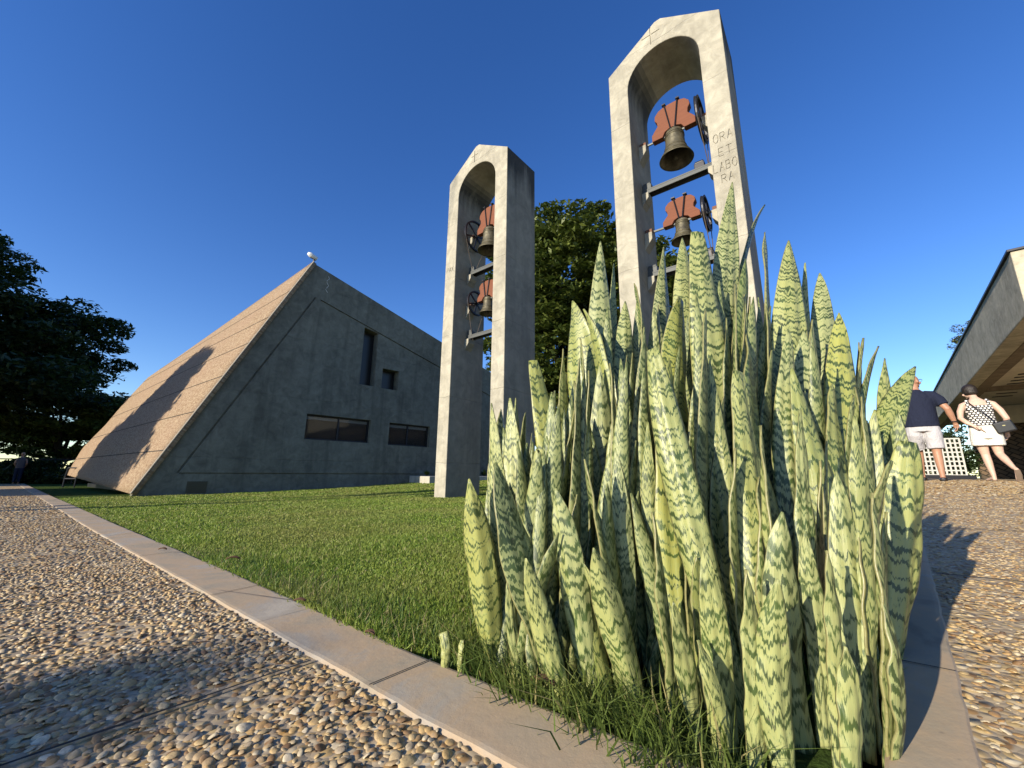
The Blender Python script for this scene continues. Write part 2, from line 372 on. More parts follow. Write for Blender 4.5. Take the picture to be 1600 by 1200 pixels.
# pavements of exposed aggregate
KO2 = [(1.6, -.58)] + KO
sheet('path', KO2, [(x + OUT.x * 14, y + OUT.y * 14) for x, y in KO2], M_AGG, .0022, n=40)
RX = [(RKO[0][0] - .692 * k, RKO[0][1] - .722 * k) for k in (4, 2, 1, .5)] + RKO
sheet('pavement', RX, [(x + 14, y - 13) for x, y in RX], M_AGG, .0035, n=60)
# joints between the cast slabs
JL = []                                                       # centre lines of joints (for the pebbles to keep clear)
def joint(a, b):
    a = Vector(a); b = Vector(b); d = (b - a).normalized(); n = Vector((-d.y, d.x)) * .0035; bm = bmesh.new(); prev = None
    L = (b - a).length; m = int(L / .15) + 1
    for i in range(m + 1):
        p = a + d * (L * i / m); q = n * RS.uniform(.6, 1.4); c = [bm.verts.new((v.x, v.y, gz(v.x, v.y) + .0075)) for v in (p - q, p + q)]
        if prev: bm.faces.new((prev[0], c[0], c[1], prev[1]))
        prev = c
    tag(obj('pavement_joint', bm, M_GROOVE), kind='structure'); JL.append((a, b))
jd = Vector((-.2405, -.281)).normalized()
for k, base in enumerate([(.36, .36), (-.394, .935), (-1.14, 1.54), (-1.905, 2.14), (-2.67, 2.75), (-3.45, 3.38), (-4.3, 4.07), (-5.1, 4.7)]):
    b = Vector(base) + jd * .015; joint(b, b + jd * 6)
for s in (.25, 1.48, 2.72, 3.9, 5.2):
    b = Vector((RKO[0][0] + .692 * s, RKO[0][1] + .722 * s)) + Vector((.72, -.69)) * .012; joint(b, b + Vector((.735, -.678)) * 7)
joint((.36 - .1, .345 - .1), (.3 - 3, .34 - 2.9))
for (a_, b_) in (((-.250, .82), (-.155, .925)), ((-.93, 1.365), (-.845, 1.49)), ((-1.70, 1.975), (-1.60, 2.095)), ((-2.47, 2.59), (-2.37, 2.705)), ((.80, .811), (.737, .872)), ((1.50, 1.54), (1.437, 1.60))):
    a_, b_ = Vector(a_), Vector(b_); n_ = (b_ - a_).normalized(); n_ = Vector((-n_.y, n_.x)) * .0016; bm = bmesh.new()
    bm.faces.new([bm.verts.new((v.x, v.y, gz(v.x, v.y) + .0098)) for v in (a_ - n_, a_ + n_, b_ + n_, b_ - n_)]); tag(obj('kerb_joint', bm, M_GROOVE), kind='structure')

# ------------------------------------------------------------ real pebbles near the camera
def hemi(sub):
    if sub == 0:
        V = [(cos(a) * r, sin(a) * r, z) for r, z in ((1, -.3), (.72, .62)) for a in [k * pi / 3 for k in range(6)]] + [(0, 0, .95)]
        F0 = [f for k in range(6) for f in ([k, (k + 1) % 6, 6 + (k + 1) % 6], [k, 6 + (k + 1) % 6, 6 + k], [6 + k, 6 + (k + 1) % 6, 12])]; return np.array(V), np.array(F0)
    bm = bmesh.new(); bmesh.ops.create_icosphere(bm, subdivisions=sub, radius=1)
    bmesh.ops.delete(bm, geom=[v for v in bm.verts if v.co.z < -.45], context='VERTS')
    V = np.array([v.co for v in bm.verts]); F_ = np.array([[v.index for v in f.verts] for f in bm.faces]); bm.free(); return V, F_
def segd(P, a, b):
    a = np.array(a); b = np.array(b); d = b - a; t = np.clip(((P - a) @ d) / (d @ d), 0, 1); return np.linalg.norm(P - (a + t[:, None] * d), axis=1)
def inside_path(P):
    x, y = P[:, 0], P[:, 1]; kx = np.array([p[0] for p in KO[::-1]]); ky = np.array([p[1] for p in KO[::-1]])
    left = (y < np.interp(x, kx, ky) - .007) & (x < .36)
    s = (x - .36) * .722 - (y - .352) * .692
    right = (s > .007) & (x >= .36)
    return left, right
def pebbles(name, r0, r1, spacing, sub, smin, smax):
    n = int((2 * r1) ** 2 / spacing ** 2); P = RS.uniform(-r1, r1, (n, 2)) + 0
    gx = np.arange(-r1, r1, spacing); X, Y = np.meshgrid(gx, gx); P = np.stack([X.ravel(), Y.ravel()], 1); P[::2] += spacing * .0
    P += RS.uniform(-.42, .42, P.shape) * spacing
    d = np.linalg.norm(P, axis=1); az = np.degrees(np.arctan2(P[:, 0], P[:, 1])); l, r = inside_path(P)
    k = (d >= r0) & (d < r1) & (np.abs(az) < 56) & (P[:, 1] > .5) & (l | r)
    P = P[k]; r = r[k]
    ok = np.ones(len(P), bool)
    for a, b in JL: ok &= segd(P, a, b) > .0125
    # worn places where the mortar shows: fewer stones there
    pt = np.sin(P[:, 0] * 9.1 + 1.3 * np.sin(P[:, 1] * 7.7)) * np.cos(P[:, 1] * 8.3 + 1.1 * np.sin(P[:, 0] * 6.1)); ok &= RS.rand(len(P)) > np.clip((pt - .35) * 1.1, .04, .55)
    P = P[ok]; r = r[ok]; n = len(P)
    V0, F0 = hemi(sub); sz = RS.uniform(smin, smax, n) * (1 + .5 * (RS.rand(n) > .93)); 
    asp = RS.uniform(.62, 1., n); fl = RS.uniform(.24, .40, n); th = RS.uniform(0, 2 * pi, n)
    V = V0[None] * np.stack([sz, sz * asp, sz * fl], 1)[:, None]
    # lumpy stones: one low frequency wobble each
    ph = RS.uniform(0, 6, (n, 3)); V *= (1 + .14 * np.sin(V0[None, :, 0] * 2.3 + ph[:, :1]) * np.cos(V0[None, :, 1] * 2.1 + ph[:, 1:2]))[:, :, None]
    tx, ty = RS.normal(0, .22, n), RS.normal(0, .22, n)
    V[:, :, 2] += V[:, :, 0] * tx[:, None] + V[:, :, 1] * ty[:, None]
    c, s = np.cos(th)[:, None], np.sin(th)[:, None]; x = V[:, :, 0] * c - V[:, :, 1] * s; y = V[:, :, 0] * s + V[:, :, 1] * c
    z = V[:, :, 2] + (gzv(P[:, 0], P[:, 1]) + .003 + RS.uniform(-.0022, .0028, n) - sz * .16)[:, None]
    V = np.stack([x + P[:, :1], y + P[:, 1:], z], 2).reshape(-1, 3)
    F_ = (F0[None] + (np.arange(n) * len(V0))[:, None, None]).reshape(-1, 3)
    patch = .5 + .5 * np.sin(P[:, 0] * 3.1 + 1) * np.cos(P[:, 1] * 2.3)
    at = np.clip(RS.rand(n), 0, 1); o = npmesh(name, V, F_, M_PEB, None, True, np.repeat(at, len(V0))); tag(o, kind='stuff'); return n
pebbles('pebbles', 0, 1.25, .0112, 2, .0040, .0098)
pebbles('pebbles', 1.25, 2.6, .0130, 1, .0050, .0100)
pebbles('pebbles', 2.6, 5.2, .0175, 0, .0065, .0120)
pebbles('pebbles', 5.2, 11, .034, 0, .012, .022)

# ------------------------------------------------------------ grass blades
def blades(name, P, h, wd, mat, lean=.35, dirn=None, rnd=None):
    n = len(P); a = RS.uniform(0, 2 * pi, n); l = RS.uniform(.1, 1, n) * lean; b = RS.uniform(0, 2 * pi, n) if dirn is None else dirn
    z0 = gzv(P[:, 0], P[:, 1]) - .012
    dx, dy = np.cos(a) * wd, np.sin(a) * wd; lx_, ly_ = np.cos(b) * l * h, np.sin(b) * l * h
    pts = []
    for s, (fz, fl_, fw_) in enumerate([(0, 0, 1.), (.5, .28, .8), (1., 1., 0.)]):
        cx, cy, cz = P[:, 0] + lx_ * fl_, P[:, 1] + ly_ * fl_, z0 + h * fz * (1 - .25 * l * fz)
        if fw_: pts += [np.stack([cx - dx * fw_, cy - dy * fw_, cz], 1), np.stack([cx + dx * fw_, cy + dy * fw_, cz], 1)]
        else: pts += [np.stack([cx, cy, cz], 1)]
    V = np.stack(pts, 1).reshape(-1, 3); F0 = np.array([[0, 1, 3], [0, 3, 2], [2, 3, 4]])
    F_ = (F0[None] + (np.arange(n) * 5)[:, None, None]).reshape(-1, 3); r = RS.rand(n) if rnd is None else rnd
    return tag(npmesh(name, V, F_, mat, None, False, np.repeat(r, 5)), kind='stuff')
def lawn_points(n, r0, r1):
    d = np.sqrt(RS.uniform(0, 1, n) * (r1 ** 1.1 - r0 ** 1.1) + r0 ** 1.1) if False else r0 * (r1 / r0) ** RS.uniform(0, 1, n) ** .85
    az = RS.uniform(radians(-56), radians(43), n); P = np.stack([np.sin(az) * d, np.cos(az) * d], 1)
    kx = np.array([p[0] for p in KI[::-1]]); ky = np.array([p[1] for p in KI[::-1]])
    k = (P[:, 1] > np.interp(P[:, 0], kx, ky) - .012 + RS.normal(0, .008, n)) & ((P[:, 0] - RKI[0][0]) * .722 - (P[:, 1] - RKI[0][1]) * .692 < 0)
    # not inside the chapel
    q = (P[:, 0] + 6.445) * -sin(radians(45.5)) + (P[:, 1] - 7.09) * cos(radians(45.5)); k &= q < .05
    return P[k]
P = lawn_points(700000, 1.0, 17); d = np.linalg.norm(P, axis=1)
hh = RS.uniform(.013, .032, len(P)) * (1 + .5 * np.exp(-np.maximum(d - .9, 0) / .8)) * (.8 + .35 * np.sin(P[:, 0] * 5 + 1) * np.sin(P[:, 1] * 4.3))
blades('grass', P, hh, .0011 + .0011 * d, M_GRASS, .8)
# coarse tufts at the foot of the snake plants and along the kerb
T = []; 
for c in [(.02, .80), (.06, .78), (.11, .755), (.16, .72), (.20, .69), (.23, .65), (.14, .80), (.22, .72), (-.02, .86), (-.06, .90), (.19, .62), (-.10, .96), (.26, .60), (.12, .70)]:
    T.append(np.array(c) + RS.normal(0, .022, (85, 2)))
P = np.concatenate(T); hh = RS.uniform(.03, .12, len(P))
dirn = RS.normal(radians(232), .95, len(P))
blades('coarse_grass', P, hh, RS.uniform(.0009, .0021, len(P)), M_TUFT, 1.15, dirn)
P = lawn_points(60000, 1.0, 2.6); x = P[:, 0]; kx = np.array([p[0] for p in KI[::-1]]); ky = np.array([p[1] for p in KI[::-1]])
e = P[:, 1] - np.interp(x, kx, ky); P = P[(e < RS.exponential(.10, len(e))) & (e > .003)][:9000]
blades('coarse_grass', P, RS.uniform(.03, .075, len(P)), RS.uniform(.0009, .0016, len(P)), M_TUFT, 1.0, None, np.clip(RS.rand(len(P)) * 1.12, 0, 1))

# ============================================================ BELL TOWERS
TW, TD, TL, TE, TA, TS = 1.45, .76, .267, 5.74, 6.20, 5.33
def stroke_box(bm, a, b, wd=.007, dp=.024):                    # engraved stroke on the front face (y=0)
    a = Vector((a[0], 0, a[1])); b = Vector((b[0], 0, b[1])); d = b - a; L = d.length + wd
    ang = atan2(d.z, d.x); box(bm, (a + b) / 2, (L, dp, wd), Matrix.Rotation(-ang, 3, 'Y'))
GLY = {'O': [(.3, 0), (.7, 0), (1, .3), (1, .7), (.7, 1), (.3, 1), (0, .7), (0, .3), (.3, 0)], 'R': [(0, 0), (0, 1), (.7, 1), (.95, .75), (.7, .5), (0, .5), None, (.4, .5), (1, 0)],
       'A': [(0, 0), (.5, 1), (1, 0), None, (.2, .38), (.8, .38)], 'E': [(.9, 0), (0, 0), (0, 1), (.9, 1), None, (0, .5), (.7, .5)], 'T': [(0, 1), (1, 1), None, (.5, 1), (.5, 0)],
       'L': [(0, 1), (0, 0), (.85, 0)], 'B': [(0, 0), (0, 1), (.65, 1), (.85, .77), (.65, .53), (0, .53), None, (.65, .53), (.95, .27), (.7, 0), (0, 0)],
       'P': [(0, 0), (0, 1), (.7, 1), (.95, .75), (.7, .5), (0, .5)], 'X': [(0, 0), (1, 1), None, (0, 1), (1, 0)]}
def engrave(bm, txt, x, z, lw, lh, gap):
    for ch in txt:
        prev = None
        for p in GLY[ch]:
            if p is None: prev = None; continue
            q = (x + p[0] * lw, z + p[1] * lh)
            if prev: stroke_box(bm, prev, q)
            prev = q
        x += lw + gap
M_BRONZE = None
def mk_bronze():
    a = N('weathered_bronze', .55, .5); p = a.coord(); f = a.noise(p, 9, 6, .65)
    a.color(a.ramp(f, [(.3, (.05, .043, .03)), (.5, (.13, .115, .075)), (.7, (.24, .21, .14))])); a.b.inputs['Metallic'].default_value = .55
    a.bump(a.noise(p, 40, 4), .3, .01); return a.m
M_BRONZE = mk_bronze()
def mk_red():
    a = N('red_oxide_wood', .75, .25); p = a.coord(); f = a.noise(a.map(p, (1, 8, 8)), 3, 6, .6)
    z = a.sep(p)[2]; a.color(a.mix(f, (.14, .048, .026), (.22, .082, .045))); a.bump(f, .3, .01); return a.m
M_RED = mk_red()
M_BEAM = flat('weathered_steel_beam', (.085, .09, .09), .6, .4, .3)
M_ROPE = flat('chain', (.12, .09, .07), .6, .4, .3)

def arch_wall(bm):                                            # outline of the front face with the arched opening, extruded TD deep
    n = 20; r = TW / 2 - TL; arc = [(TW / 2 + r * cos(pi * k / n), TS + r * sin(pi * k / n)) for k in range(n + 1)]   # right to left
    out = [(TW, -.25), (TW, TE), (TW / 2 + .04, TA - .008), (TW / 2 - .04, TA - .008), (0, TE), (0, -.25)]
    poly = [(TW, -.25), (TW, TE), (TW / 2 + .04, TA - .01), (TW / 2 - .04, TA - .01), (0, TE), (0, -.25), (TL, -.25)] + arc[::-1] + [(TW - TL, -.25)]
    prism(bm, poly, lambda a, d, z: Vector((a, d, z)), 0, TD)
def tower(loc, rz, label, texts, cross):
    t = empty('bell_tower', loc, rz); tag(t, label, 'bell tower', 'concrete bell towers on the lawn')
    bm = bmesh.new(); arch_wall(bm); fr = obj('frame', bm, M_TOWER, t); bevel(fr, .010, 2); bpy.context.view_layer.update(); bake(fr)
    c = bmesh.new()
    for tx in texts: engrave(c, *tx)
    x, z, hw, hh_ = cross
    for a, b in (((x, z + hh_), (x, z - hh_)), ((x - hw, z + .02), (x + hw, z + .02))): stroke_box(c, a, b, .013)
    cut(fr, c)
    for m in [M_TOWER]:
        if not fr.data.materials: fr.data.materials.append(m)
    for za in (4.66, 3.32):                                   # corbels that carry each bell's axle
        for sx in (0, 1):
            bm = bmesh.new(); x0 = TL if sx == 0 else TW - TL; s = 1 if sx == 0 else -1
            prism(bm, [(x0, za - .03), (x0 + s * .10, za - .03), (x0 + s * .10, za - .13), (x0, za - .27)], lambda a, d, z: Vector((a, d, z)), TD / 2 - .09, TD / 2 + .06)
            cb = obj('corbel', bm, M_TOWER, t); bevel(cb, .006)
            bm = bmesh.new(); box(bm, (x0 + s * .05, TD / 2 - .01, za + .002), (.09, .11, .055)); bevel(obj('bearing', bm, M_RUST, t), .006)
    for zb in (3.95, 2.73):
        for sx in (0, 1):
            bm = bmesh.new(); x0 = TL if sx == 0 else TW - TL; s = 1 if sx == 0 else -1
            prism(bm, [(x0, zb - .062), (x0 + s * .09, zb - .062), (x0 + s * .09, zb - .14), (x0, zb - .26)], lambda a, d, z: Vector((a, d, z)), TD / 2 - .09, TD / 2 + .07)
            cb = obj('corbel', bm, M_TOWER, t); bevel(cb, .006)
        bm = bmesh.new(); x0, x1 = TL + .001, TW - TL - .001; L = x1 - x0
        box(bm, ((x0 + x1) / 2, TD / 2, zb - .002), (L, .12, .022)); box(bm, ((x0 + x1) / 2, TD / 2 - .05, zb - .035), (L, .016, .05)); box(bm, ((x0 + x1) / 2, TD / 2 + .05, zb - .035), (L, .016, .05))
        bevel(obj('steel_beam', bm, M_BEAM, t), .004)
        for k, xx in enumerate(((TL + .16, TL + .3) if cross[0] > .66 else (TW - TL - .19, TL + .06))):
            bm = bmesh.new(); box(bm, (xx, TD / 2, zb + .048), (.12, .09, .078)); tube(bm, [(xx - .05, TD / 2 - .02, zb + .09), (xx + .05, TD / 2 - .02, zb + .09)], .03, 10)
            bevel(obj('striker_motor', bm, M_BEAM if k else M_DARK, t), .006)
    return t
def bell(tw, za, r, h, hw, hh_, side, label):                 # hangs from the axle at height za; wheel at x side
    b = empty('church_bell', tw.matrix_world @ Vector((TW / 2, TD / 2, za)), tw.rotation_euler.z)
    tag(b, label, 'bell', 'bronze bells hanging in the towers'); top = .04
    prof = [(.0, 0), (.16, 0), (.40, -.02), (.50, -.06), (.53, -.14), (.545, -.20), (.57, -.45), (.62, -.62), (.70, -.76), (.82, -.88), (.95, -.96), (1., -1.), (.97, -1.0), (.88, -.965), (.72, -.86), (.56, -.64), (.48, -.2), (.40, -.09), (.0, -.07)]
    for zr in (.16, .22, .66, .78): pass
    bm = bmesh.new(); lathe(bm, [(p * r, q * h + top) for p, q in prof], seg=40)
    for zr, rr in ((-.17, .545), (-.24, .555), (-.64, .635), (-.80, .75), (-.90, .87)): 
        lathe(bm, [(rr * r - .002, zr * h + top + .006), (rr * r + .006, zr * h + top + .003), (rr * r + .006, zr * h + top - .003), (rr * r - .002, zr * h + top - .006)], seg=40)
    obj('bell_body', bm, M_BRONZE, b, True)
    bm = bmesh.new(); tube(bm, [(0, 0, top - h * .1), (0, 0, top - h * .82), (0, 0, top - h * .97)], [.008, .01, .009], 8); bmesh.ops.create_icosphere(bm, subdivisions=2, radius=r * .13, matrix=Matrix.Translation((0, 0, top - h * .93)))
    obj('clapper', bm, M_BRONZE, b, True)
    for k in range(4): pass
    bm = bmesh.new()                                          # crown loops
    for k in range(4):
        a = k * pi / 2 + .4; tube(bm, [(cos(a) * r * .12, sin(a) * r * .12, top - .01), (cos(a) * r * .26, sin(a) * r * .26, top + .03), (cos(a) * r * .1, sin(a) * r * .1, top + .06)], .011, 6)
    obj('crown', bm, M_BRONZE, b, True)
    # headstock: a thick red board with waisted shoulders
    P_ = [(-1, -.02), (-1, .18), (-.86, .30), (-.70, .42), (-.72, .55), (-.82, .66), (-.80, .80), (-.62, .93), (-.3, 1.), (.3, 1.), (.62, .93), (.80, .80), (.82, .66), (.72, .55), (.70, .42), (.86, .30), (1, .18), (1, -.02), (.5, -.02), (.38, .12), (.16, .18), (-.16, .18), (-.38, .12), (-.5, -.02)]
    bm = bmesh.new(); prism(bm, [(x * hw, z * hh_) for x, z in P_], lambda a, d, z: Vector((a, d, z)), -.045, .045)
    hs = obj('headstock', bm, M_RED, b); bevel(hs, .006)
    for x in (-.32, .32):
        bm = bmesh.new(); tube(bm, [(x * .28 * hw, -.062, .03), (x * hw, -.062, hh_ * 1.06)], .0085, 6); box(bm, (x * hw, -.055, hh_ * 1.01), (.045, .05, .016)); obj('tie_rod', bm, M_DARK, hs)
        bm = bmesh.new(); tube(bm, [(x * .28 * hw, .062, .03), (x * hw, .062, hh_ * 1.06)], .0085, 6); obj('tie_rod', bm, M_DARK, hs)
    bm = bmesh.new(); hx = TW / 2 - TL; tube(bm, [(-hx + .02, 0, .008), (hx - .02, 0, .008)], .016, 8); obj('axle', bm, M_STEEL, b)
    wx = side * (hw + .06); wr = hh_ * .62
    wheel = empty('wheel', (0, 0, 0)); wheel.parent = b
    bm = bmesh.new(); n = 36; prev = None
    for k in range(n + 1):
        a = 2 * pi * k / n; ring = [Vector((wx + dx, cos(a) * (wr + dr), sin(a) * (wr + dr))) for dx, dr in ((-.018, -.012), (-.018, .014), (-.008, .006), (.008, .006), (.018, .014), (.018, -.012))]
        ring = [bm.verts.new(v) for v in ring]
        if prev:
            for j in range(6): bm.faces.new((prev[j], ring[j], ring[(j + 1) % 6], prev[(j + 1) % 6]))
        prev = ring
    bmesh.ops.remove_doubles(bm, verts=bm.verts, dist=.0005); bmesh.ops.recalc_face_normals(bm, faces=bm.faces); obj('rim', bm, M_DARK, wheel, False)
    bm = bmesh.new()
    for k in range(3):
        a = k * pi / 3 + .3; box(bm, (wx, 0, 0), (.016, wr * 2 - .01, .026), Matrix.Rotation(a, 3, 'X'))
    tube(bm, [(wx - .03, 0, 0), (wx + .03, 0, 0)], .035, 12); obj('spokes', bm, M_DARK, wheel)
    bm = bmesh.new()
    tube(bm, [(wx, -wr * .98, -.05), (wx + side * .02, -wr * .5, -.45), (wx + side * .03, -.03, -.68)], .005, 5); tube(bm, [(wx, wr * .98, -.05), (wx + side * .02, wr * .4, -.45), (wx + side * .03, .03, -.68)], .005, 5)
    obj('chain', bm, M_ROPE, b)
    return b
B1, B2 = (-1.2276, 6.659, -.015), (1.335, 4.69, .19)
t1 = tower(B1, -.702, 'smaller-looking pale concrete arched bell tower with PAX cut into its left leg', [('PAX', .045, 3.88, .045, .085, .018)], (TW * .455, 5.99, .075, .115))
t2 = tower(B2, -.668, 'tall pale concrete arched bell tower engraved ORA ET LABORA beside the snake plants', [('ORA', TW - TL + .045, 3.92, .048, .11, .024), ('ET', TW - TL + .085, 3.73, .05, .105, .03), ('LABO', TW - TL + .015, 3.54, .044, .105, .02), ('RA', TW - TL + .085, 3.385, .048, .10, .024)], (TW * .43, 6.0, .115, .14))
bpy.context.view_layer.update()
bell(t2, 4.66, .214, .45, .28, .46, 1, 'large bronze bell high in the ORA ET LABORA tower')
bell(t2, 3.32, .148, .305, .225, .34, 1, 'small lower bronze bell in the ORA ET LABORA tower, half behind leaf tips')
bell(t1, 4.66, .214, .45, .28, .46, -1, 'large upper bronze bell in the tower marked PAX')
bell(t1, 3.32, .148, .305, .225, .34, -1, 'small lower bronze bell in the tower marked PAX')

# ============================================================ CHAPEL
CB = gnd(205, 775); CA = radians(45.5); DB = radians(142)
cu = Vector((cos(CA), sin(CA), 0)); cd = Vector((cos(DB), sin(DB), 0)); cn = Vector((-sin(CA), cos(CA), 0))
def fs(px, py):                                               # pixel -> facade coordinates (s along, z)
    p = onplane(px, py, CB, CA); return ((p - CB).dot(cu), p.z)
ap = fs(490, 411); rt = fs(766, 581.6); k = (rt[1] - ap[1]) / (rt[0] - ap[0]); RE = (10.2, ap[1] + k * (10.2 - ap[0]))
ch = empty('chapel', CB); tag(ch, 'grey concrete chapel with steep tan shingled roof rising to a peak', 'chapel')
bpy.context.view_layer.update()
def F3(s, d, z): return cu * s + cn * d + Vector((0, 0, z - CB.z))
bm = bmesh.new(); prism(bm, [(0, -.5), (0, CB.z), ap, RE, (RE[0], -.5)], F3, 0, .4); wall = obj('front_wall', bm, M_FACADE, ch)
cb = bmesh.new()
def quadcut(P4, depth, d0=-.05): prism(cb, P4, F3, d0, depth)
def rect(p, q, r, s): A = [fs(*p), fs(*q), fs(*r), fs(*s)]; x0 = (A[0][0] + A[3][0]) / 2; x1 = (A[1][0] + A[2][0]) / 2; return x0, x1, (A[0][1] + A[1][1]) / 2, (A[2][1] + A[3][1]) / 2
W1 = [fs(569.5, 511), fs(592, 521.5), fs(583.5, 604), fs(562, 600)]; x0, x1 = (W1[0][0] + W1[3][0]) / 2, (W1[1][0] + W1[2][0]) / 2
W1 = [(x0, W1[0][1]), (x1, W1[1][1]), (x1, (W1[2][1] + W1[3][1]) / 2), (x0, (W1[2][1] + W1[3][1]) / 2)]
W2 = rect((598, 575), (625, 581), (620, 610.5), (596, 606)); W3 = rect((479, 646), (580.5, 657), (576, 692), (476, 686.5)); W4 = rect((609, 660), (673, 667), (669, 699), (606, 695))
R4 = lambda r: [(r[0], r[2]), (r[1], r[2]), (r[1], r[3]), (r[0], r[3])]
prism(cb, W1, F3, -.05, .32); prism(cb, R4(W2), F3, -.05, .32); prism(cb, R4(W3), F3, -.05, .16); prism(cb, R4(W4), F3, -.05, .16)
def groove(p, q, wd=.035):
    a = Vector((p[0], p[1])); b = Vector((q[0], q[1])); n = (b - a).normalized(); n = Vector((-n.y, n.x)) * wd / 2
    prism(cb, [tuple(a - n), tuple(b - n), tuple(b + n), tuple(a + n)], F3, -.03, .035)
groove(fs(277, 739), fs(493, 465)); groove(fs(501, 469), (9.6, fs(501, 469)[1] + k * (9.6 - fs(501, 469)[0]))); groove(fs(280, 739.5), (9.9, fs(277, 739)[1] + .02), .025)
cut(wall, cb); bevel(wall, .006, 1)
def glass(name, c, rough=.12):
    a = N(name, rough, .6); a.color(c); return a.m
M_GLASS = glass('dark_glass', (.004, .004, .004), .35); M_BLIND = flat('brown_blind', (.075, .062, .05), .35, .5)
def pane(nm, par, poly, d, mat, th=.01):
    bm = bmesh.new(); prism(bm, poly, F3, d, d + th); return obj(nm, bm, mat, par)
def window(r, mull, d=.10, blind=None, poly=None):
    w0 = empty('window', (0, 0, 0)); w0.parent = ch; fr = .035; x0, x1, z1, z0 = r
    bm = bmesh.new()
    for (a, b, c, e) in [(x0, x1, z0, z0 + fr), (x0, x1, z1 - fr, z1), (x0, x0 + fr, z0 + fr, z1 - fr), (x1 - fr, x1, z0 + fr, z1 - fr)] + [(m - fr / 2, m + fr / 2, z0 + fr, z1 - fr) for m in mull]:
        prism(bm, [(a, c), (b, c), (b, e), (a, e)], F3, d, d + .05)
    obj('frame', bm, M_DARK, w0)
    xs_ = [x0 + fr] + [v for m in mull for v in (m - fr / 2, m + fr / 2)] + [x1 - fr]
    for i in range(0, len(xs_), 2): pane('pane', w0, [(xs_[i], z0 + fr), (xs_[i + 1], z0 + fr), (xs_[i + 1], z1 - fr), (xs_[i], z1 - fr)], d + .02, M_GLASS if not blind else M_PANE)
    if blind:
        pane('blind', w0, [(x0 + fr, z0 + fr), (x1 - fr, z0 + fr), (x1 - fr, z0 + (z1 - z0) * .80), (x0 + fr, z0 + (z1 - z0) * .80)], d + .034, M_BLIND)
        pane('transom_sky_reflection', w0, [(x0 + fr, z0 + (z1 - z0) * .82), (x1 - fr, z0 + (z1 - z0) * .82), (x1 - fr, z1 - fr), (x0 + fr, z1 - fr)], d + .034, M_SKYP)
a = N('window_glass', .05, .6); a.color((.02, .02, .02)); a.b.inputs['Alpha'].default_value = .35; M_PANE = a.m
M_SKYP = flat('sky_lit_pane', (.62, .70, .80), .3, .6)  # sky reflection on the upper panes, painted as a pale blue colour
x0, x1, zt, zb = W3; window(W3, [x0 + (x1 - x0) * .50], blind=1); window(W4, [W4[0] + (W4[1] - W4[0]) * .48], blind=1)
window((W1[0][0], W1[1][0], W1[1][1], W1[2][1]), [], .24); window(W2, [], .24)
p4 = rect((292, 752), (323, 752), (323, 770), (290, 770)); bm = bmesh.new(); prism(bm, R4(p4), F3, -.012, .01)
for i in range(6):
    z = p4[3] + (p4[2] - p4[3]) * (i + .5) / 6; prism(bm, [(p4[0] + .02, z - .008), (p4[1] - .02, z - .008), (p4[1] - .02, z + .004), (p4[0] + .02, z + .004)], F3, -.022, -.012)
obj('vent_panel', bm, flat('vent_paint', (.085, .075, .05), .8), ch)
# the roof: ruled between the straight front verge and the bulging rear verge
Lr = 10.695; rear_px = [(107, 743, 0.03), (110, 735, .07), (131, 700, .22), (166, 665, .37), (197, 628, .54), (232, 591, .73), (258, 573, .87), (280, 558, 1.)]
rear = [(v, atY(px, py, 12.13 + 3.24 * v)) for px, py, v in rear_px]
rv = [v for v, _ in rear]; rear_at = lambda v: Vector([float(np.interp(v, rv, [p[i] for _, p in rear])) for i in range(3)])
AP = CB + F3(ap[0], 0, ap[1]); c0 = CB + Vector((0, 0, .03))
nu, nv = 24, 30; grid = []
bm = bmesh.new(); uvl = bm.loops.layers.uv.new('UVMap'); outn = (cd.cross(AP - c0)).normalized(); outn = -outn if outn.z < 0 else outn
for j in range(nv + 1):
    v = j / nv; a0 = c0.lerp(AP, v) - cn * .06; b1 = rear_at(v)
    grid.append([bm.verts.new(a0.lerp(b1, i / nu) - CB + outn * (.03 + .03 * sin(pi * i / nu) * sin(pi * v))) for i in range(nu + 1)])
for j in range(nv):
    for i in range(nu):
        f = bm.faces.new((grid[j][i], grid[j][i + 1], grid[j + 1][i + 1], grid[j + 1][i]))
        for l, (ii, jj) in zip(f.loops, ((i, j), (i + 1, j), (i + 1, j + 1), (i, j + 1))): l[uvl].uv = (ii / nu * 9.5, jj / nv * 5.81)
bmesh.ops.recalc_face_normals(bm, faces=bm.faces)
if sum((f.normal.dot(outn) for f in bm.faces)) < 0: bmesh.ops.reverse_faces(bm, faces=bm.faces)
rf = obj('roof', bm, M_ROOF, ch, True); so_ = rf.modifiers.new('s', 'SOLIDIFY'); so_.thickness = .09; so_.offset = -1
# open joints between the roof courses
for s in (.81, 1.62, 2.45, 3.29, 4.03, 4.82):
    v = s / 5.81; a0 = c0.lerp(AP, v) - cn * .06; b1 = rear_at(v); pr = None; bm = bmesh.new(); up_ = (AP - c0).normalized() * .009
    for i in range(nu + 1):
        p = a0.lerp(b1, i / nu) - CB + outn * (.034 + .03 * sin(pi * i / nu) * sin(pi * v)); q = [bm.verts.new(p - up_), bm.verts.new(p + up_)]
        if pr: bm.faces.new((pr[0], q[0], q[1], pr[1]))
        pr = q
    obj('roof_joint', bm, M_GROOVE, ch)
bm = bmesh.new(); e0 = c0 - cn * .066 + outn * .035 - CB; e1 = AP - cn * .066 + outn * .035 - CB; sd_ = cu * .035
for i in range(1): box_ = [e0 - cn * .0, e1 - cn * .0]
tube(bm, [e0 + cu * .012, e1 + cu * .012], .014, 6); obj('verge_highlight', bm, flat('sunlit_edge', (.5, .42, .32), .8), ch)  # pale tube stands in for sunlight catching the roof slab's edge
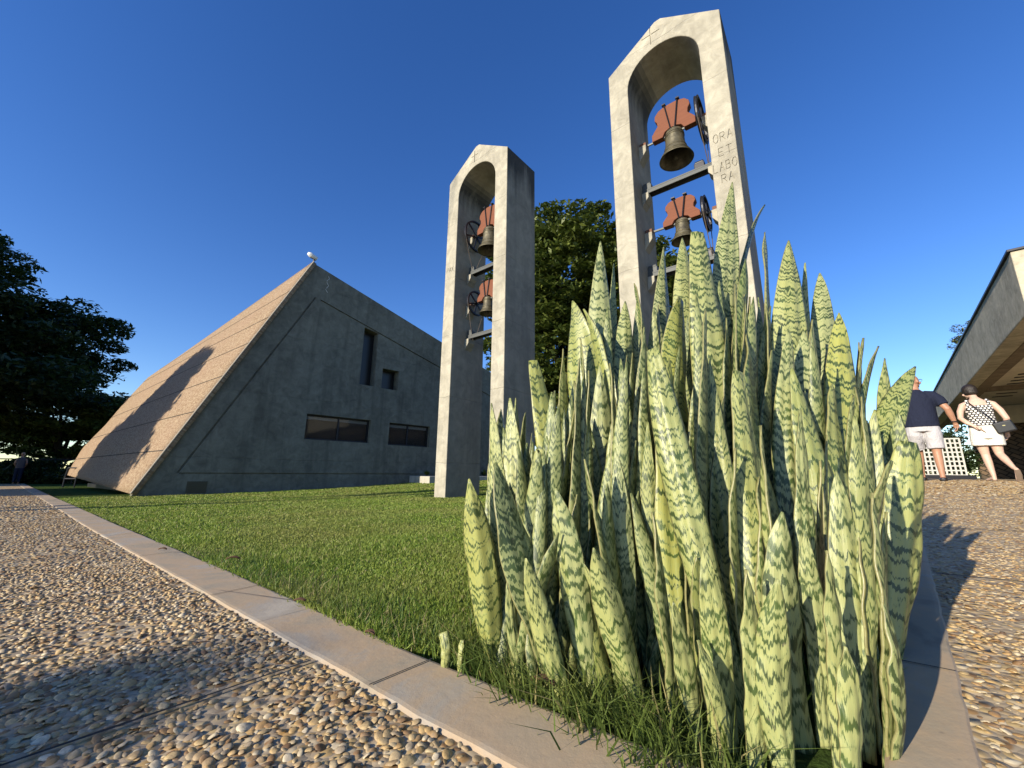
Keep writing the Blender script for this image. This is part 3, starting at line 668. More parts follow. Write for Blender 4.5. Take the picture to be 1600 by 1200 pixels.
# right-hand roof slope, end wall, back
bm = bmesh.new(); rk = rear_at(1) - CB; f0 = AP - CB + Vector((0, 0, -.02)); f1 = F3(RE[0], 0, RE[1] - .02); r1 = f1 + (rk - f0); r1.z = rk.z - (f0.z - f1.z)
b0_ = F3(RE[0], .4, -.5); vs = [bm.verts.new(p) for p in (f0 + cn * .4, f1 + cn * .4, r1, rk - Vector((0, 0, .05)))]; bm.faces.new(vs)
e = [bm.verts.new(p) for p in (b0_, Vector((r1.x, r1.y, -.5)), Vector((rear[0][1].x - CB.x + .3, rear[0][1].y - CB.y + .3, -.3)))]
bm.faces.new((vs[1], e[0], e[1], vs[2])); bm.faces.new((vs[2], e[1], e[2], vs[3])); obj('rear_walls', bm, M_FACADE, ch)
# underside gap supports
bm = bmesh.new(); A0 = c0 - CB + cd * .0; 
prism(bm, [(0.15, -.45), (8.0, -.45), (8.0, .02), (.15, .02)], lambda s, d, z: cd * s + cu * (.35 + d) + Vector((0, 0, z)), 0, .3); obj('plinth', bm, M_DARK, ch)
# floodlight camera on the peak, loose wire
fl = empty('floodlight', AP - CB + Vector((0, 0, .02))); fl.parent = ch
bm = bmesh.new(); tube(bm, [(0, 0, -.03), (0, 0, .09)], .018, 8); tube(bm, [(.0, 0, .085), (-.07, -.05, .10)], .014, 8); obj('bracket', bm, M_DARK, fl)
bm = bmesh.new(); tube(bm, [(.05, .04, .10), (-.08, -.06, .17), (-.12, -.09, .19)], [.05, .058, .03], 12); obj('housing', bm, flat('white_plastic', (.75, .75, .73), .4), fl, True)
bm = bmesh.new(); w1 = fs(513, 432); tube(bm, [F3(w1[0] + .03 * sin(i * 1.9), -.012, w1[1] - i * .06) for i in range(8)], .006, 5); obj('loose_wire', bm, flat('white_cable', (.6, .6, .58), .5), ch)

# planter box along the chapel wall
def prc(name, s0, s1, d0, d1, z0, z1, mat, parent=None):
    bm = bmesh.new(); prism(bm, [(s0, z0), (s1, z0), (s1, z1), (s0, z1)], lambda s, d, z: CB + F3(s, d, z), d0, d1); o = obj(name, bm, mat, parent); bevel(o, .01); return o
pz = .16; pl = prc('planter_box', 5.35, 9.6, -.95, -.02, -.1, pz + .11, M_PLANTER); tag(pl, 'low pale concrete planter box along the foot of the chapel wall', 'planter')

# ============================================================ VEGETATION
def leafcloud(C, n, size, flatness=.5, tri=False):            # C: (centres, radii3) ; leaves as quads
    cen, rad = C; i = RS.randint(0, len(cen), n); d = RS.normal(0, 1, (n, 3)); d /= np.linalg.norm(d, axis=1)[:, None]
    P = cen[i] + d * rad[i] * (RS.uniform(.25, 1, n) ** .5)[:, None]
    nz = RS.normal(0, flatness, (n, 3)); nz[:, 2] += 1; nz /= np.linalg.norm(nz, axis=1)[:, None]
    a = np.cross(nz, RS.normal(0, 1, (n, 3))); a /= np.linalg.norm(a, axis=1)[:, None]; b = np.cross(nz, a)
    s = (size * RS.uniform(.6, 1.3, n))[:, None]; a = a * s; b = b * s * .45
    V = np.stack([P - a, P - b * .9 - a * .1, P + a, P + b * .9 - a * .1], 1).reshape(-1, 3); F_ = np.arange(4 * n).reshape(-1, 4); return V, F_, np.repeat(RS.rand(n), 4)
def pads(ell, n, r, fl=.35):                                  # leaf pads scattered near the surface of the crown's ellipsoids
    cen = []; ell = [(np.array(c, float), np.array(R_, float)) for c, R_ in ell]; w_ = np.array([R_.prod() ** .67 for _, R_ in ell]); w_ /= w_.sum()
    while len(cen) < n:
        c, R_ = ell[RS.choice(len(ell), p=w_)]; d = RS.normal(0, 1, 3); d /= np.linalg.norm(d); cen.append(c + d * R_ * RS.uniform(.55, 1.))
    cen = np.array(cen); rad = RS.uniform(.6, 1.3, (n, 1)) * np.array([[r, r, r * fl]]); return cen, rad
def tree(name, base, tr, ell, npad, rpad, nleaf, sleaf, mat, label, group=None, fl=.35, flat_=.5, cat='tree'):
    t = empty(name, base); tag(t, label, cat, group); b = Vector(base); cen, rad = pads(ell, npad, rpad, fl)
    V, F_, r = leafcloud((cen, rad), nleaf, sleaf, flat_); npmesh('crown', V, F_, mat, t, False, r)
    bm = bmesh.new(); cz = np.mean([c[2] for c, _ in ell]); top = Vector(np.mean([c for c, _ in ell], axis=0)); fork = Vector((top.x * .3, top.y * .3, max(.8, min(cz * .45, cz - .5))))
    tube(bm, [(0, 0, -.3), (0.03, 0, fork.z * .4), fork], [tr * 1.35, tr, tr * .8], 10)
    for k in range(14):
        e = Vector(cen[RS.randint(len(cen))]); m = fork.lerp(e, .5) + Vector(RS.normal(0, .15, 3)) * tr * 4; m.z -= .1
        tube(bm, [fork - Vector((0, 0, .2)), m, e], [tr * .5, tr * .28, tr * .07], 6)
    obj('trunk', bm, M_BARK, t, True); return t
G = lambda x, y: (x, y, gz(x, y))
# big layered tree behind the towers
tree('broad_tree', G(3.6, 20), .45, [((-.4, 0, 11.2), (3.6, 3.4, 3.0)), ((-2.4, 0, 9.3), (3.2, 3.2, 2.8)), ((2.8, 0, 9.6), (3.2, 3.2, 3.0)), ((-1.0, 0, 6.4), (4.2, 3.4, 3)), ((3.2, 0, 6.2), (3.6, 3, 2.4)), ((-1, 0, 3.6), (5, 3, 2.4)), ((3.6, 0, 3.6), (3.4, 2.5, 2))],
     700, .95, 150000, .16, M_FOL_MID, 'broad dense green tree with layered sprays standing between the two bell towers', fl=.30)
# dark overhanging tree at the left edge
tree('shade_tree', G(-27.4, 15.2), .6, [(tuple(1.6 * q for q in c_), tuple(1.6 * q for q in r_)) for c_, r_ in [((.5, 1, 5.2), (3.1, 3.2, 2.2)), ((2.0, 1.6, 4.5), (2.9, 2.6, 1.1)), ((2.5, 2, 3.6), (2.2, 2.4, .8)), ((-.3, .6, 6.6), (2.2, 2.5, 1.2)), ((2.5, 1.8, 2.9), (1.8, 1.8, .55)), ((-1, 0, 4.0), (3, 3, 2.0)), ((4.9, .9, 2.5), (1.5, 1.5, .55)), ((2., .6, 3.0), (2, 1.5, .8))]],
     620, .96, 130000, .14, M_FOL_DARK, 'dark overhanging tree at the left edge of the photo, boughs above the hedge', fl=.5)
tree('garden_tree', G(-21.5, 19), .22, [((0, 0, 3.1), (3.4, 2.6, 1.3)), ((2.8, .8, 2.9), (2.2, 2, 1.2)), ((-2.2, 0, 2.5), (2.6, 2, 1.)), ((1.5, 0, 1.9), (3.4, 2.2, .9)), ((4.2, 2, 2.3), (2, 1.6, 1.3))],
     320, .7, 46000, .12, M_FOL_MID, 'lower sunlit feathery tree behind the hedge at the far left', fl=.25)
tree('eucalyptus_tree', G(26.2, 21.5), .2, [((0, 0, 8.1), (1.0, 1.0, .75)), ((-.55, 0, 7.3), (.8, .8, .6)), ((.8, 0, 8.6), (1.1, .9, .7)), ((-.75, 0, 6.3), (.45, .5, .35)), ((-1.0, 0, 5.85), (.3, .3, .2)), ((1.2, 0, 7.2), (1.3, 1.2, 1.2))],
     70, .34, 9000, .07, M_FOL_GREY, 'small grey-green treetop showing above the flat roof at the right', fl=.6)
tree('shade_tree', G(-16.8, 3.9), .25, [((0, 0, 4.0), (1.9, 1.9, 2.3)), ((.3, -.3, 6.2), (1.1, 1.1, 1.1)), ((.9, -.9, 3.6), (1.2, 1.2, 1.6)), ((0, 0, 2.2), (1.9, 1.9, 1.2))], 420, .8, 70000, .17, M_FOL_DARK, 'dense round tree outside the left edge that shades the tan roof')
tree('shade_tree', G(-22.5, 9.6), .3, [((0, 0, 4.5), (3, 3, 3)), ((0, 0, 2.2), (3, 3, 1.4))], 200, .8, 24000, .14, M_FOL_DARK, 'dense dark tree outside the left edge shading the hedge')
# trees that stand off to the left and throw the long shade across path, roof and lawn
for x, y in ((-33, 8.5),):
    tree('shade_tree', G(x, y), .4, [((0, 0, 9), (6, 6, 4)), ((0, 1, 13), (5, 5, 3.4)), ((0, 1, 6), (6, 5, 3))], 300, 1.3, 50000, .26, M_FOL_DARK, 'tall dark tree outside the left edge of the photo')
tree('slender_tree', G(-15.8, -4.6), .11, [((0, 0, 15), (1.6, 1.6, 1.2))], 40, .6, 4000, .16, M_FOL_DARK, 'slender tall tree outside the left edge, its trunk shadow crossing the lawn')
tree('slender_tree', G(-18.9, -6.5), .09, [((0, 0, 16), (1.6, 1.6, 1.2))], 40, .6, 4000, .16, M_FOL_DARK, 'second slender tree outside the left edge, farther from the path')
tree('small_tree', G(-15.0, -10.4), .16, [((0, 0, 4.4), (1.4, 1.4, .9)), ((4.4, 2.8, 4.5), (.36, .24, .15)), ((4.0, 2.5, 4.45), (.2, .15, .14))], 60, .13, 6500, .06, M_FOL_DARK, 'small tree behind the photographer whose bough shades the near path', fl=.6)
def shrub_row(name, L, h, wd, n, size, mat, label, cat, fn):
    t = np.linspace(0, 1, L); cen = []; rad = []
    for k in range(L * 6): cen.append(fn(RS.rand(), RS.uniform(-1, 1) * wd / 2, RS.uniform(.1, 1) * h)); rad.append((wd * .4, wd * .4, h * .25))
    V, F_, r = leafcloud((np.array(cen), np.array(rad)), n, size, 1.2); o = npmesh(name, V, F_, mat, None, False, r); tag(o, label, cat); return o
def hedge_fn(u, d, z): a = Vector((-30, 15.4)); b = Vector((-13.6, 15.6)); p = a.lerp(b, u); return (p.x, p.y + d, gz(p.x, p.y) + z)
shrub_row('hedge', 40, .80, .7, 60000, .09, M_FOL_DARK, 'dark clipped hedge at the far end of the left path', 'hedge', hedge_fn)
rl = empty('railing', (-14, 15, gz(-14, 15))); tag(rl, 'thin dark metal railing in front of the far hedge', 'railing')
bm = bmesh.new(); hz = .84; tube(bm, [(-14, .1, hz), (-.0, .1, hz)], .022, 6); obj('handrail', bm, M_DARK, rl)
for i in range(8):
    bm = bmesh.new(); tube(bm, [(-i * 2., .1, -.1), (-i * 2., .1, hz)], .018, 6); obj('post', bm, M_DARK, rl)
gt = empty('gate', (-12.4, 11.9, gz(-12.4, 11.9))); tag(gt, 'small open dark metal gate frame at the lower corner of the chapel roof', 'gate')
bm = bmesh.new(); P_ = [atY(107, 731, 11.7), atY(128, 731, 11.7), atY(119, 748, 11.7), atY(101, 748, 11.7)]; P_ = [p - gt.location for p in P_]
for a_, b_ in zip(P_, P_[1:] + P_[:1]): tube(bm, [a_, b_], .02, 6)
obj('frame', bm, M_DARK, gt); bm = bmesh.new(); tube(bm, [P_[3], P_[3] + Vector((0, 0, -.35))], .02, 6); tube(bm, [P_[2], P_[2] + Vector((0, 0, -.35))], .02, 6); obj('post', bm, M_DARK, gt)
# plants in the planter box
for k, s in enumerate((5.6, 6.0, 6.35, 6.75, 7.2, 7.6, 8.0, 8.5)):
    c = CB + F3(s, -.45, pz + .12); L_ = RS.uniform(.14, .24); V = []; F_ = []
    for j in range(70):
        a_ = RS.uniform(0, 2 * pi); el = RS.uniform(.3, 1.4); d = np.array([cos(a_) * cos(el), sin(a_) * cos(el), sin(el)]) * L_ * RS.uniform(.6, 1.3); n_ = np.cross(d, [0, 0, 1.]); n_ = n_ / (np.linalg.norm(n_) + 1e-6) * .016; b_ = len(V)
        V += [-n_ * .5, n_ * .5, d * .55 + n_ + np.array([0, 0, .01]), d * .55 - n_ + np.array([0, 0, .01]), d]; F_ += [[b_, b_ + 1, b_ + 2], [b_, b_ + 2, b_ + 3], [b_ + 3, b_ + 2, b_ + 4]]
    o = npmesh('planter_plant', np.array(V), np.array(F_), M_FOL_MID, None, False, RS.rand(len(V))); o.location = c
    tag(o, ['leafy tuft in the low planter by the chapel wall, left of the PAX tower', 'leafy tuft in the planter, seen between the PAX tower legs or hidden behind them'][0 if k < 3 else 1], 'plant', 'leafy tufts in the planter box')
# garden spotlights at the wall foot and dry leaves
for px, py, lb in ((337, 766, 'white garden spotlight at the chapel wall right of the vent panel'), (447, 761, 'small dark garden spotlight at the wall foot below the wide window'), (597, 753, 'small dark garden spotlight at the wall foot below the right window')):
    g_ = gnd(px, py + 2) ; e_ = empty('garden_spotlight', (g_.x, g_.y, gz(g_.x, g_.y))); tag(e_, lb, 'spotlight', 'garden spotlights along the chapel wall')
    m_ = flat('spot_white', (.6, .6, .55), .4) if px == 337 else M_DARK
    bm = bmesh.new(); tube(bm, [(0, 0, -.02), (0, 0, .05)], .008, 6); obj('spike', bm, M_DARK, e_)
    bm = bmesh.new(); tube(bm, [(.03, -.03, .045), (-.03, .03, .085), (-.045, .045, .095)], [.022, .032, .02], 10); obj('lamp_head', bm, m_, e_, True)
M_DRY = flat('dry_leaf', (.10, .055, .03), .8)
for px, py, s, lb in ((362, 886, .026, 'curled dark brown dry leaf lying on the lawn near the kerb'), (466, 957, .018, 'small brown dry leaf on the kerb edge'), (576, 1012, .016, 'tiny dry leaf on the pale kerb'), (252, 869, .02, 'dark dry leaf fragment on the kerb farther along'), (848, 1098, .022, 'dry pointed leaf tip lying in the coarse grass')):
    g_ = gnd(px, py); bm = bmesh.new(); n = 7; rows = []
    for i in range(n):
        t = i / (n - 1); w_ = sin(pi * (t * .9 + .05)) * s * .38; rows.append([bm.verts.new(((t - .5) * s * 2, w_ * q, .004 + s * .35 * abs(q) + s * .3 * sin(3 * t))) for q in (-1, -.4, .4, 1)])
    for A_, B_ in zip(rows, rows[1:]):
        for q in range(3): bm.faces.new((A_[q], B_[q], B_[q + 1], A_[q + 1]))
    o = obj('dry_leaf', bm, M_DRY, None, True); o.location = (g_.x, g_.y, gz(g_.x, g_.y) + .022); o.rotation_euler = (0, 0, RS.uniform(-.6, .6)); so_ = o.modifiers.new('s', 'SOLIDIFY'); so_.thickness = .001; tag(o, lb, 'dry leaf')
#PART3

# ============================================================ SNAKE PLANTS
bm = bmesh.new()
sp = empty('snake_plant_clump', (.35, .95, gz(.35, .95))); bpy.context.view_layer.update()
tag(sp, 'tall clump of upright banded snake plant leaves filling the corner of the lawn', 'snake plant')
def base_at(bx, Yb):
    lo, hi = 755., 2200.
    for _ in range(45):
        m = (lo + hi) / 2
        if gnd(bx, m).y > Yb: lo = m
        else: hi = m
    return gnd(bx, lo)
UVO = [0]
def leaf_mesh(B, C, T, wd, yaw, twist, blunt, cup, fold, vo, bm=None, bend=0, seg=34, acr=14):
    own = bm is None
    if own: bm = bmesh.new()
    uvl = bm.loops.layers.uv.verify()
    L = (C - B).length * .5 + (T - C).length * .5 + (T - B).length * .5; rows = []; right = Vector((1, 0, 0))
    ph = RS.uniform(0, 6, 3); plt = RS.uniform(.03, .075)
    for i in range(seg + 1):
        t = i / seg; P = B * (1 - t) ** 2 + C * 2 * t * (1 - t) + T * t * t; tg = ((C - B) * (1 - t) + (T - C) * t).normalized()
        s = (right - tg * right.dot(tg)).normalized(); n = s.cross(tg); a = yaw + twist * t
        s2 = s * cos(a) + n * sin(a); n2 = n * cos(a) - s * sin(a)
        tt = t * (.91, .62)[blunt - 1] if blunt else t
        g = .50 + .50 * min(1, tt / .45) ** .8 if tt < .45 else 1.
        if tt > .58: q = (tt - .58) / .42; g *= max(0., 1 - q ** 2.0) ** .85 * (1 - .12 * q)
        hw = max(wd / 2 * g, .0012); cu = cup * (1 - .55 * t); row = []
        for k in range(acr + 1):
            u = -1 + 2 * k / acr; fo = cu * hw * (u * u) + fold * hw * abs(u) * (1.1 - .5 * t)
            wv = .012 * hw / .03 * sin(t * 13 + ph[0] + u * 1.5) * abs(u) ** 2 + .004 * sin(t * 31 + ph[1]) * u
            p = P + s2 * (u * hw * (1 - .12 * cu * u * u)) - n2 * (fo + wv * .35 + plt * hw * cos(u * 9.4 + ph[2]) * (1 - t * .6)); 
            row.append((bm.verts.new(p), u, t * L + vo))
        rows.append(row)
    for R0, R1 in zip(rows, rows[1:]):
        for k in range(acr):
            q = (R0[k], R0[k + 1], R1[k + 1], R1[k]); f = bm.faces.new([x[0] for x in q]); f.smooth = True
            for l, x in zip(f.loops, q): l[uvl].uv = (x[1], x[2])
    return bm
nleaf = [0]
def leaf(tx, ty, bx, Yb, w, dy=0, yel=.2, drk=.5, oliv=0., mid=None, blunt=0, yaw=None, tw=None, fold=None, cup=None, par=None):
    B = base_at(bx, Yb); B.z = gz(B.x, B.y) - .02; T = atY(tx, ty, Yb + dy)
    if mid: m = atY(mid[0], mid[1], Yb + dy * .45); C = m * 2 - (B + T) * .5; 
    else: C = (B + T) * .5 + Vector((RS.uniform(-.02, .02), RS.uniform(-.03, .03), .0))
    dep = ((B + T) * .5 - O).dot(fw); wd = w * dep / F
    if yaw is None: yaw = RS.choice([RS.uniform(-1.25, -.75), RS.uniform(-.3, .5)])
    if tw is None: tw = RS.normal(0, .35)
    wd *= 1.12 / max(.72, cos(yaw + tw * .5)) ** .8
    nleaf[0] += 1
    bm = leaf_mesh(B - sp.location, C - sp.location, T - sp.location, wd, yaw, tw, blunt, RS.uniform(.18, .5) if cup is None else cup, RS.uniform(0, .30) if fold is None else fold, RS.uniform(0, 5) + 1)
    o = obj('leaf', bm, M_LEAF, sp); o.color = (yel, drk, oliv, 1)
    s = o.modifiers.new('thickness', 'SOLIDIFY'); s.thickness = .0035; s.offset = 0; s.use_rim = True
    return o
HERO = [  # tip x, tip y, base x, base depth, width px, extra depth at tip, yellow, dark amount, olive (both also paint shade onto some leaves), options
 (733,748,770,.93,44,.0,.75,.42,.1,dict(mid=(752,900),yaw=.2,fold=.5)), (768,630,785,.96,26,.02,.35,.45,0,dict(yaw=-.2)), (797,622,803,1.02,36,.05,.3,.45,0,dict(yaw=.1)),
 (806,622,812,1.04,17,.05,.3,.45,0,dict(yaw=.9)), (774,722,885,.82,46,.05,.0,.75,.5,dict(mid=(822,900),yaw=-.9)), (821,645,818,1.12,32,.08,.1,.75,.9,dict(yaw=-1.1)),
 (838,701,868,.98,42,.02,.2,.4,0,dict(mid=(845,850))), (833,563,905,.95,34,.1,.95,.35,.2,dict(mid=(865,740),blunt=1)), (816,712,852,1.1,14,.05,.1,.5,0,{}),
 (822,872,890,.775,33,0,.45,.42,0,dict(mid=(850,990),yaw=.1)), (797,885,822,.84,15,0,.3,.5,0,{}), (812,925,850,.86,38,0,.55,.5,0,dict(yaw=-.5)),
 (868,763,930,.80,40,.04,.15,.62,.15,dict(mid=(893,900))), (897,595,925,1.04,40,.1,.3,.45,0,dict(mid=(905,800))), (937,572,950,1.0,48,.08,.1,.42,0,dict(mid=(945,800),yaw=.15)),
 (880,830,948,.80,46,.04,.75,.38,.1,dict(mid=(912,950))), (927,856,1000,.765,44,.0,.35,.55,0,dict(mid=(962,980),fold=.6,yaw=.2)), (912,880,975,.79,17,0,.4,.5,0,dict(yaw=.9)),
 (1003,843,1020,.92,36,.0,.85,.55,.2,dict(blunt=2,yaw=.1)), (1045,560,1082,.80,52,.1,.85,.4,.05,dict(mid=(1055,820),yaw=-.1)), (1019,545,1172,.70,44,.12,.4,.52,.15,dict(mid=(1072,800),blunt=1,yaw=.4)),
 (1088,870,1122,.73,46,.0,.7,.5,.55,dict(yaw=-.2)), (1108,560,1182,.80,36,.1,.35,.5,0,dict(mid=(1135,830))), (1154,580,1198,.70,46,.1,.5,.48,.05,dict(mid=(1182,830),blunt=1,yaw=.1)),
 (1222,800,1262,.66,50,.02,.2,.62,0,dict(mid=(1228,960),yaw=.0)), (1306,738,1348,.655,50,.03,.25,.5,0,dict(mid=(1335,950),yaw=.1)), (1258,830,1312,.68,30,0,.2,.55,0,dict(mid=(1275,980))),
 (1393,720,1372,.70,46,.0,.3,.5,.05,dict(mid=(1362,900),yaw=-.5)), (1420,690,1392,.86,56,.02,.6,.45,.1,dict(mid=(1418,860),blunt=1,yaw=.0)), (1430,573,1352,.95,34,.12,.5,.6,.3,dict(mid=(1372,720),yaw=.6)),
 (938,377,948,1.22,42,.15,-.2,.5,0,dict(mid=(940,620),yaw=.0)), (959,412,962,1.28,18,.15,.2,.5,0,{}), (895,470,940,1.12,50,.12,.7,.42,.35,dict(mid=(915,640),yaw=.2)),
 (912,483,985,1.05,24,.1,.8,.3,.4,dict(mid=(950,640),yaw=.9)), (977,471,985,1.12,34,.12,.25,.5,0,dict(mid=(978,640))), (995,472,1005,1.14,28,.12,.35,.5,0,{}), (991,443,1040,1.1,18,.12,0,.9,.9,dict(mid=(1015,590),yaw=-1.0)),
 (1037,386,1040,1.18,40,.16,-.2,.6,0,dict(yaw=.05)), (1022,483,1030,1.1,26,.1,.2,.5,0,{}), (1066,470,1100,.98,56,.12,1.,.35,.1,dict(mid=(1066,660),blunt=1,yaw=.1)), (1066,372,1090,1.12,36,.14,.3,.42,0,dict(mid=(1075,560),yaw=-.2)),
 (1090,362,1162,.94,50,.14,.3,.55,0,dict(mid=(1118,620),blunt=1,yaw=.15)), (1144,285,1140,1.02,46,.15,.0,.48,0,dict(mid=(1133,560),yaw=0.)), (1165,405,1148,.98,36,.12,0,.9,.9,dict(yaw=-1.0)), (1195,320,1142,1.05,14,.25,.2,.9,.8,dict(mid=(1152,500),yaw=-1.1)),
 (1195,363,1215,1.05,32,.14,.2,.5,0,dict(mid=(1205,560))), (1232,376,1240,.98,50,.14,.4,.48,0,dict(mid=(1238,600),yaw=0.)), (1258,411,1262,1.05,20,.14,.3,.4,.2,{}), (1281,427,1290,1.05,34,.14,.0,.4,0,dict(mid=(1290,600),yaw=.2)),
 (1311,489,1322,.96,46,.12,.95,.45,0,dict(mid=(1318,680),yaw=.0)), (1269,500,1290,.95,34,.1,.1,.45,0,{}), (1256,518,1262,.9,46,.1,-.1,.42,0,dict(mid=(1258,700),yaw=0.)), (1349,528,1345,1.0,26,.1,.4,.5,0,{}), (1342,535,1338,1.06,16,.1,.5,.5,0,{}),
 (1373,541,1320,1.02,17,.12,.2,.85,.6,dict(mid=(1345,680),yaw=-.9)), (1382,560,1362,1.02,30,.12,.45,.5,.05,{}), (1402,640,1390,.95,30,.04,.2,.6,.6,dict(yaw=.7)), (1237,576,1345,.80,48,.1,.7,.35,.45,dict(mid=(1290,800),yaw=.1)),
 (1300,600,1352,.84,52,.08,.7,.5,.15,dict(mid=(1320,780))), (1232,515,1245,.86,40,.08,.1,.55,0,dict(mid=(1235,720),yaw=.1)), (1166,520,1212,.86,54,.1,.1,.85,.95,dict(mid=(1188,700),yaw=-1.15)), (1172,464,1180,1.0,26,.1,.2,.45,0,{}),
 (1197,480,1215,.92,22,.1,.3,.6,.3,{}), (1367,640,1372,.86,30,.05,.3,.5,.1,dict(yaw=.6)), (880,545,900,1.14,20,.1,.4,.5,0,{}), (893,680,902,.95,22,.03,.2,.7,.5,dict(yaw=.9)), (1000,560,1020,.98,42,.08,.2,.5,0,{}), (1012,660,1030,.85,24,.03,.4,.6,.2,{}),
 (962,700,985,.86,30,.03,.0,.6,.1,{}), (1130,620,1150,.84,34,.05,.3,.5,0,{}), (1282,720,1298,.72,28,.02,.3,.5,0,dict(yaw=-.4)), (1185,745,1230,.74,40,.02,.0,.75,.4,dict(yaw=-.9)), (1340,830,1378,.66,26,.02,.3,.6,.3,{}), (1140,440,1150,1.1,40,.1,.1,.5,0,{}),
 (1100,850,1142,.67,36,.0,.4,.5,.1,dict(yaw=.1)), (1052,940,1092,.69,30,.0,.3,.5,0,dict(yaw=-.2)), (1165,890,1180,.63,36,.0,.3,.5,0,dict(yaw=.2)), (1020,800,1060,.74,30,.02,.2,.6,.2,dict(yaw=-1.0)), (1090,1000,1125,.64,28,0,.5,.5,0,dict(yaw=.3)), (1250,640,1292,.67,32,.06,.2,.55,0,dict(mid=(1265,880))), (1335,650,1356,.65,34,.05,.4,.5,.1,dict(mid=(1352,880),yaw=.1)), (1188,665,1228,.69,32,.05,.3,.55,0,dict(yaw=-1.0)), (1362,770,1388,.63,28,.02,.2,.55,.2,dict(yaw=-.9)), (1292,860,1312,.61,30,0,.3,.5,0,dict(yaw=.2)), (1150,700,1192,.71,28,.03,.2,.6,.2,dict(yaw=-1.1)), (1385,800,1400,.66,26,.02,.2,.7,.5,dict(yaw=-1.2)), (1060,700,1100,.78,32,.04,.2,.7,.5,dict(yaw=-1.1)), (960,640,990,.92,34,.05,.1,.55,0,dict(yaw=.2)), (1376,930,1392,.625,34,.0,.2,.6,.2,dict(yaw=-1.0)), (1215,905,1235,.60,44,.0,.3,.5,.1,dict(yaw=.1)), (1320,1010,1330,.58,34,0,.3,.5,0,dict(yaw=-.3)),
 (692,988,690,.90,13,0,.5,.2,0,dict(blunt=2,yaw=0)), (722,1000,722,.885,7,0,.6,.2,0,dict(blunt=2,yaw=0)),
]
for t in HERO: leaf(*t[:9], **t[9])
# younger leaves filling the inside of the clump, seen between the front ones
FILL = []
random.seed(5)
k = 0
while len(FILL) < 98 - len(HERO):
    bx = random.uniform(800, 1375); Yb = random.uniform(.82, 1.45)
    top = 640 - 170 * sin(pi * clamp((bx - 790) / 640)) + random.uniform(-40, 190)
    FILL.append((bx + random.uniform(-32, 32), top, bx, Yb, random.uniform(22, 42), random.uniform(0, .1), random.uniform(0, .6), random.uniform(.4, .7), random.choice([0, 0, .2, .5])))
for t in FILL: leaf(*t)
bmx = bmesh.new()
OUTL = [(740, 760), (790, 650), (830, 620), (880, 590), (905, 520), (940, 450), (1000, 500), (1040, 450), (1090, 430), (1150, 430), (1200, 440), (1240, 440), (1290, 500), (1320, 550), (1350, 620), (1400, 690), (1440, 760)]
ox = [p[0] for p in OUTL]; oy = [p[1] for p in OUTL]
for k in range(270):                                          # the crowded rest: tall leaves standing deeper in the clump
    bx = random.uniform(775, 1400); Yb = random.uniform(.86, 1.45); B = base_at(bx, Yb); B.z -= .02
    tx = bx + random.uniform(-28, 28); ty = float(np.interp(tx, ox, oy)) + random.choice([random.uniform(5, 110), random.uniform(60, 300)]); T = atY(tx, ty, Yb + random.uniform(0, .1))
    yw = random.choice([random.uniform(-1.3, -.7), random.uniform(-1.3, -.7), random.uniform(-.3, .6)])
    leaf_mesh(B - sp.location, (B + T) * .5 - sp.location + Vector((random.uniform(-.03, .03), random.uniform(-.03, .03), 0)), T - sp.location, random.uniform(.036, .064), yw, random.uniform(-.5, .5), 0, .4, .15, random.uniform(0, 6), bmx, seg=18, acr=6)
for k in range(200):                                          # short young leaves at the foot
    bx = random.uniform(790, 1385); Yb = random.uniform(.80, 1.7); B = base_at(bx, Yb)
    hgt = random.uniform(.18, .60) * (1 if Yb > 1 else .75); T = B + Vector((random.uniform(-.09, .09), random.uniform(-.05, .12), hgt)); B.z -= .02
    leaf_mesh(B - sp.location, (B + T) * .5 - sp.location + Vector((random.uniform(-.02, .02), 0, 0)), T - sp.location, random.uniform(.028, .055), random.uniform(-1.3, .2), random.uniform(-.5, .5), 0, .4, .1, random.uniform(0, 6), bmx, seg=12, acr=4)
o = obj('small_leaves', bmx, M_LEAF, sp); o.color = (.1, .66, .35, 1); o['kind'] = 'stuff'; s = o.modifiers.new('thickness', 'SOLIDIFY'); s.thickness = .003; s.offset = 0
# soil under the clump
bm = bmesh.new(); bmesh.ops.create_circle(bm, cap_ends=True, segments=24, radius=1)
for v in bm.verts: x, y = .42 + v.co.x * .5 + v.co.y * .30, 1.12 + v.co.y * .52; v.co = (x, y, gz(x, y) + .0)
bm.free()

# ============================================================ FLAT-ROOFED BUILDING AT THE RIGHT
fa = radians(47.5); f_ = Vector((cos(fa), sin(fa), 0)); g_ = Vector((sin(fa), -cos(fa), 0)); CC = atY(1577, 390, 5.4); ZT, ZB = CC.z, 2.70; CC.z = 0
cbd = empty('canopy_building', CC); tag(cbd, 'flat-roofed building with a deep concrete fascia and shaded porch behind the couple', 'building')
def Q(a, b, z): return f_ * a + g_ * b + Vector((0, 0, z))
def onz(px, py, z): d = ray(px, py); p = O + d * ((z - H) / d.z); q = p - CC; return q.dot(f_), q.dot(g_)
def cbx(name, a0, a1, b0, b1, z0, z1, mat, bv=.01, par=None):
    bm = bmesh.new(); prism(bm, [(a0, z0), (a1, z0), (a1, z1), (a0, z1)], lambda s, d, z: Q(s, d, z), b0, b1); o = obj(name, bm, mat, par or cbd)
    if bv: bevel(o, bv)
    return o
BW = (onz(1600, 533, ZB)[1] + onz(1478, 644, ZB)[1]) / 2; BW = clamp(BW, .5, 1.3)
M_CEIL = concrete('ceiling_paint', (.66, .60, .48), .12, None, .1); M_SOFF = concrete('soffit_concrete', (.28, .225, .165), .4, .3, .3)
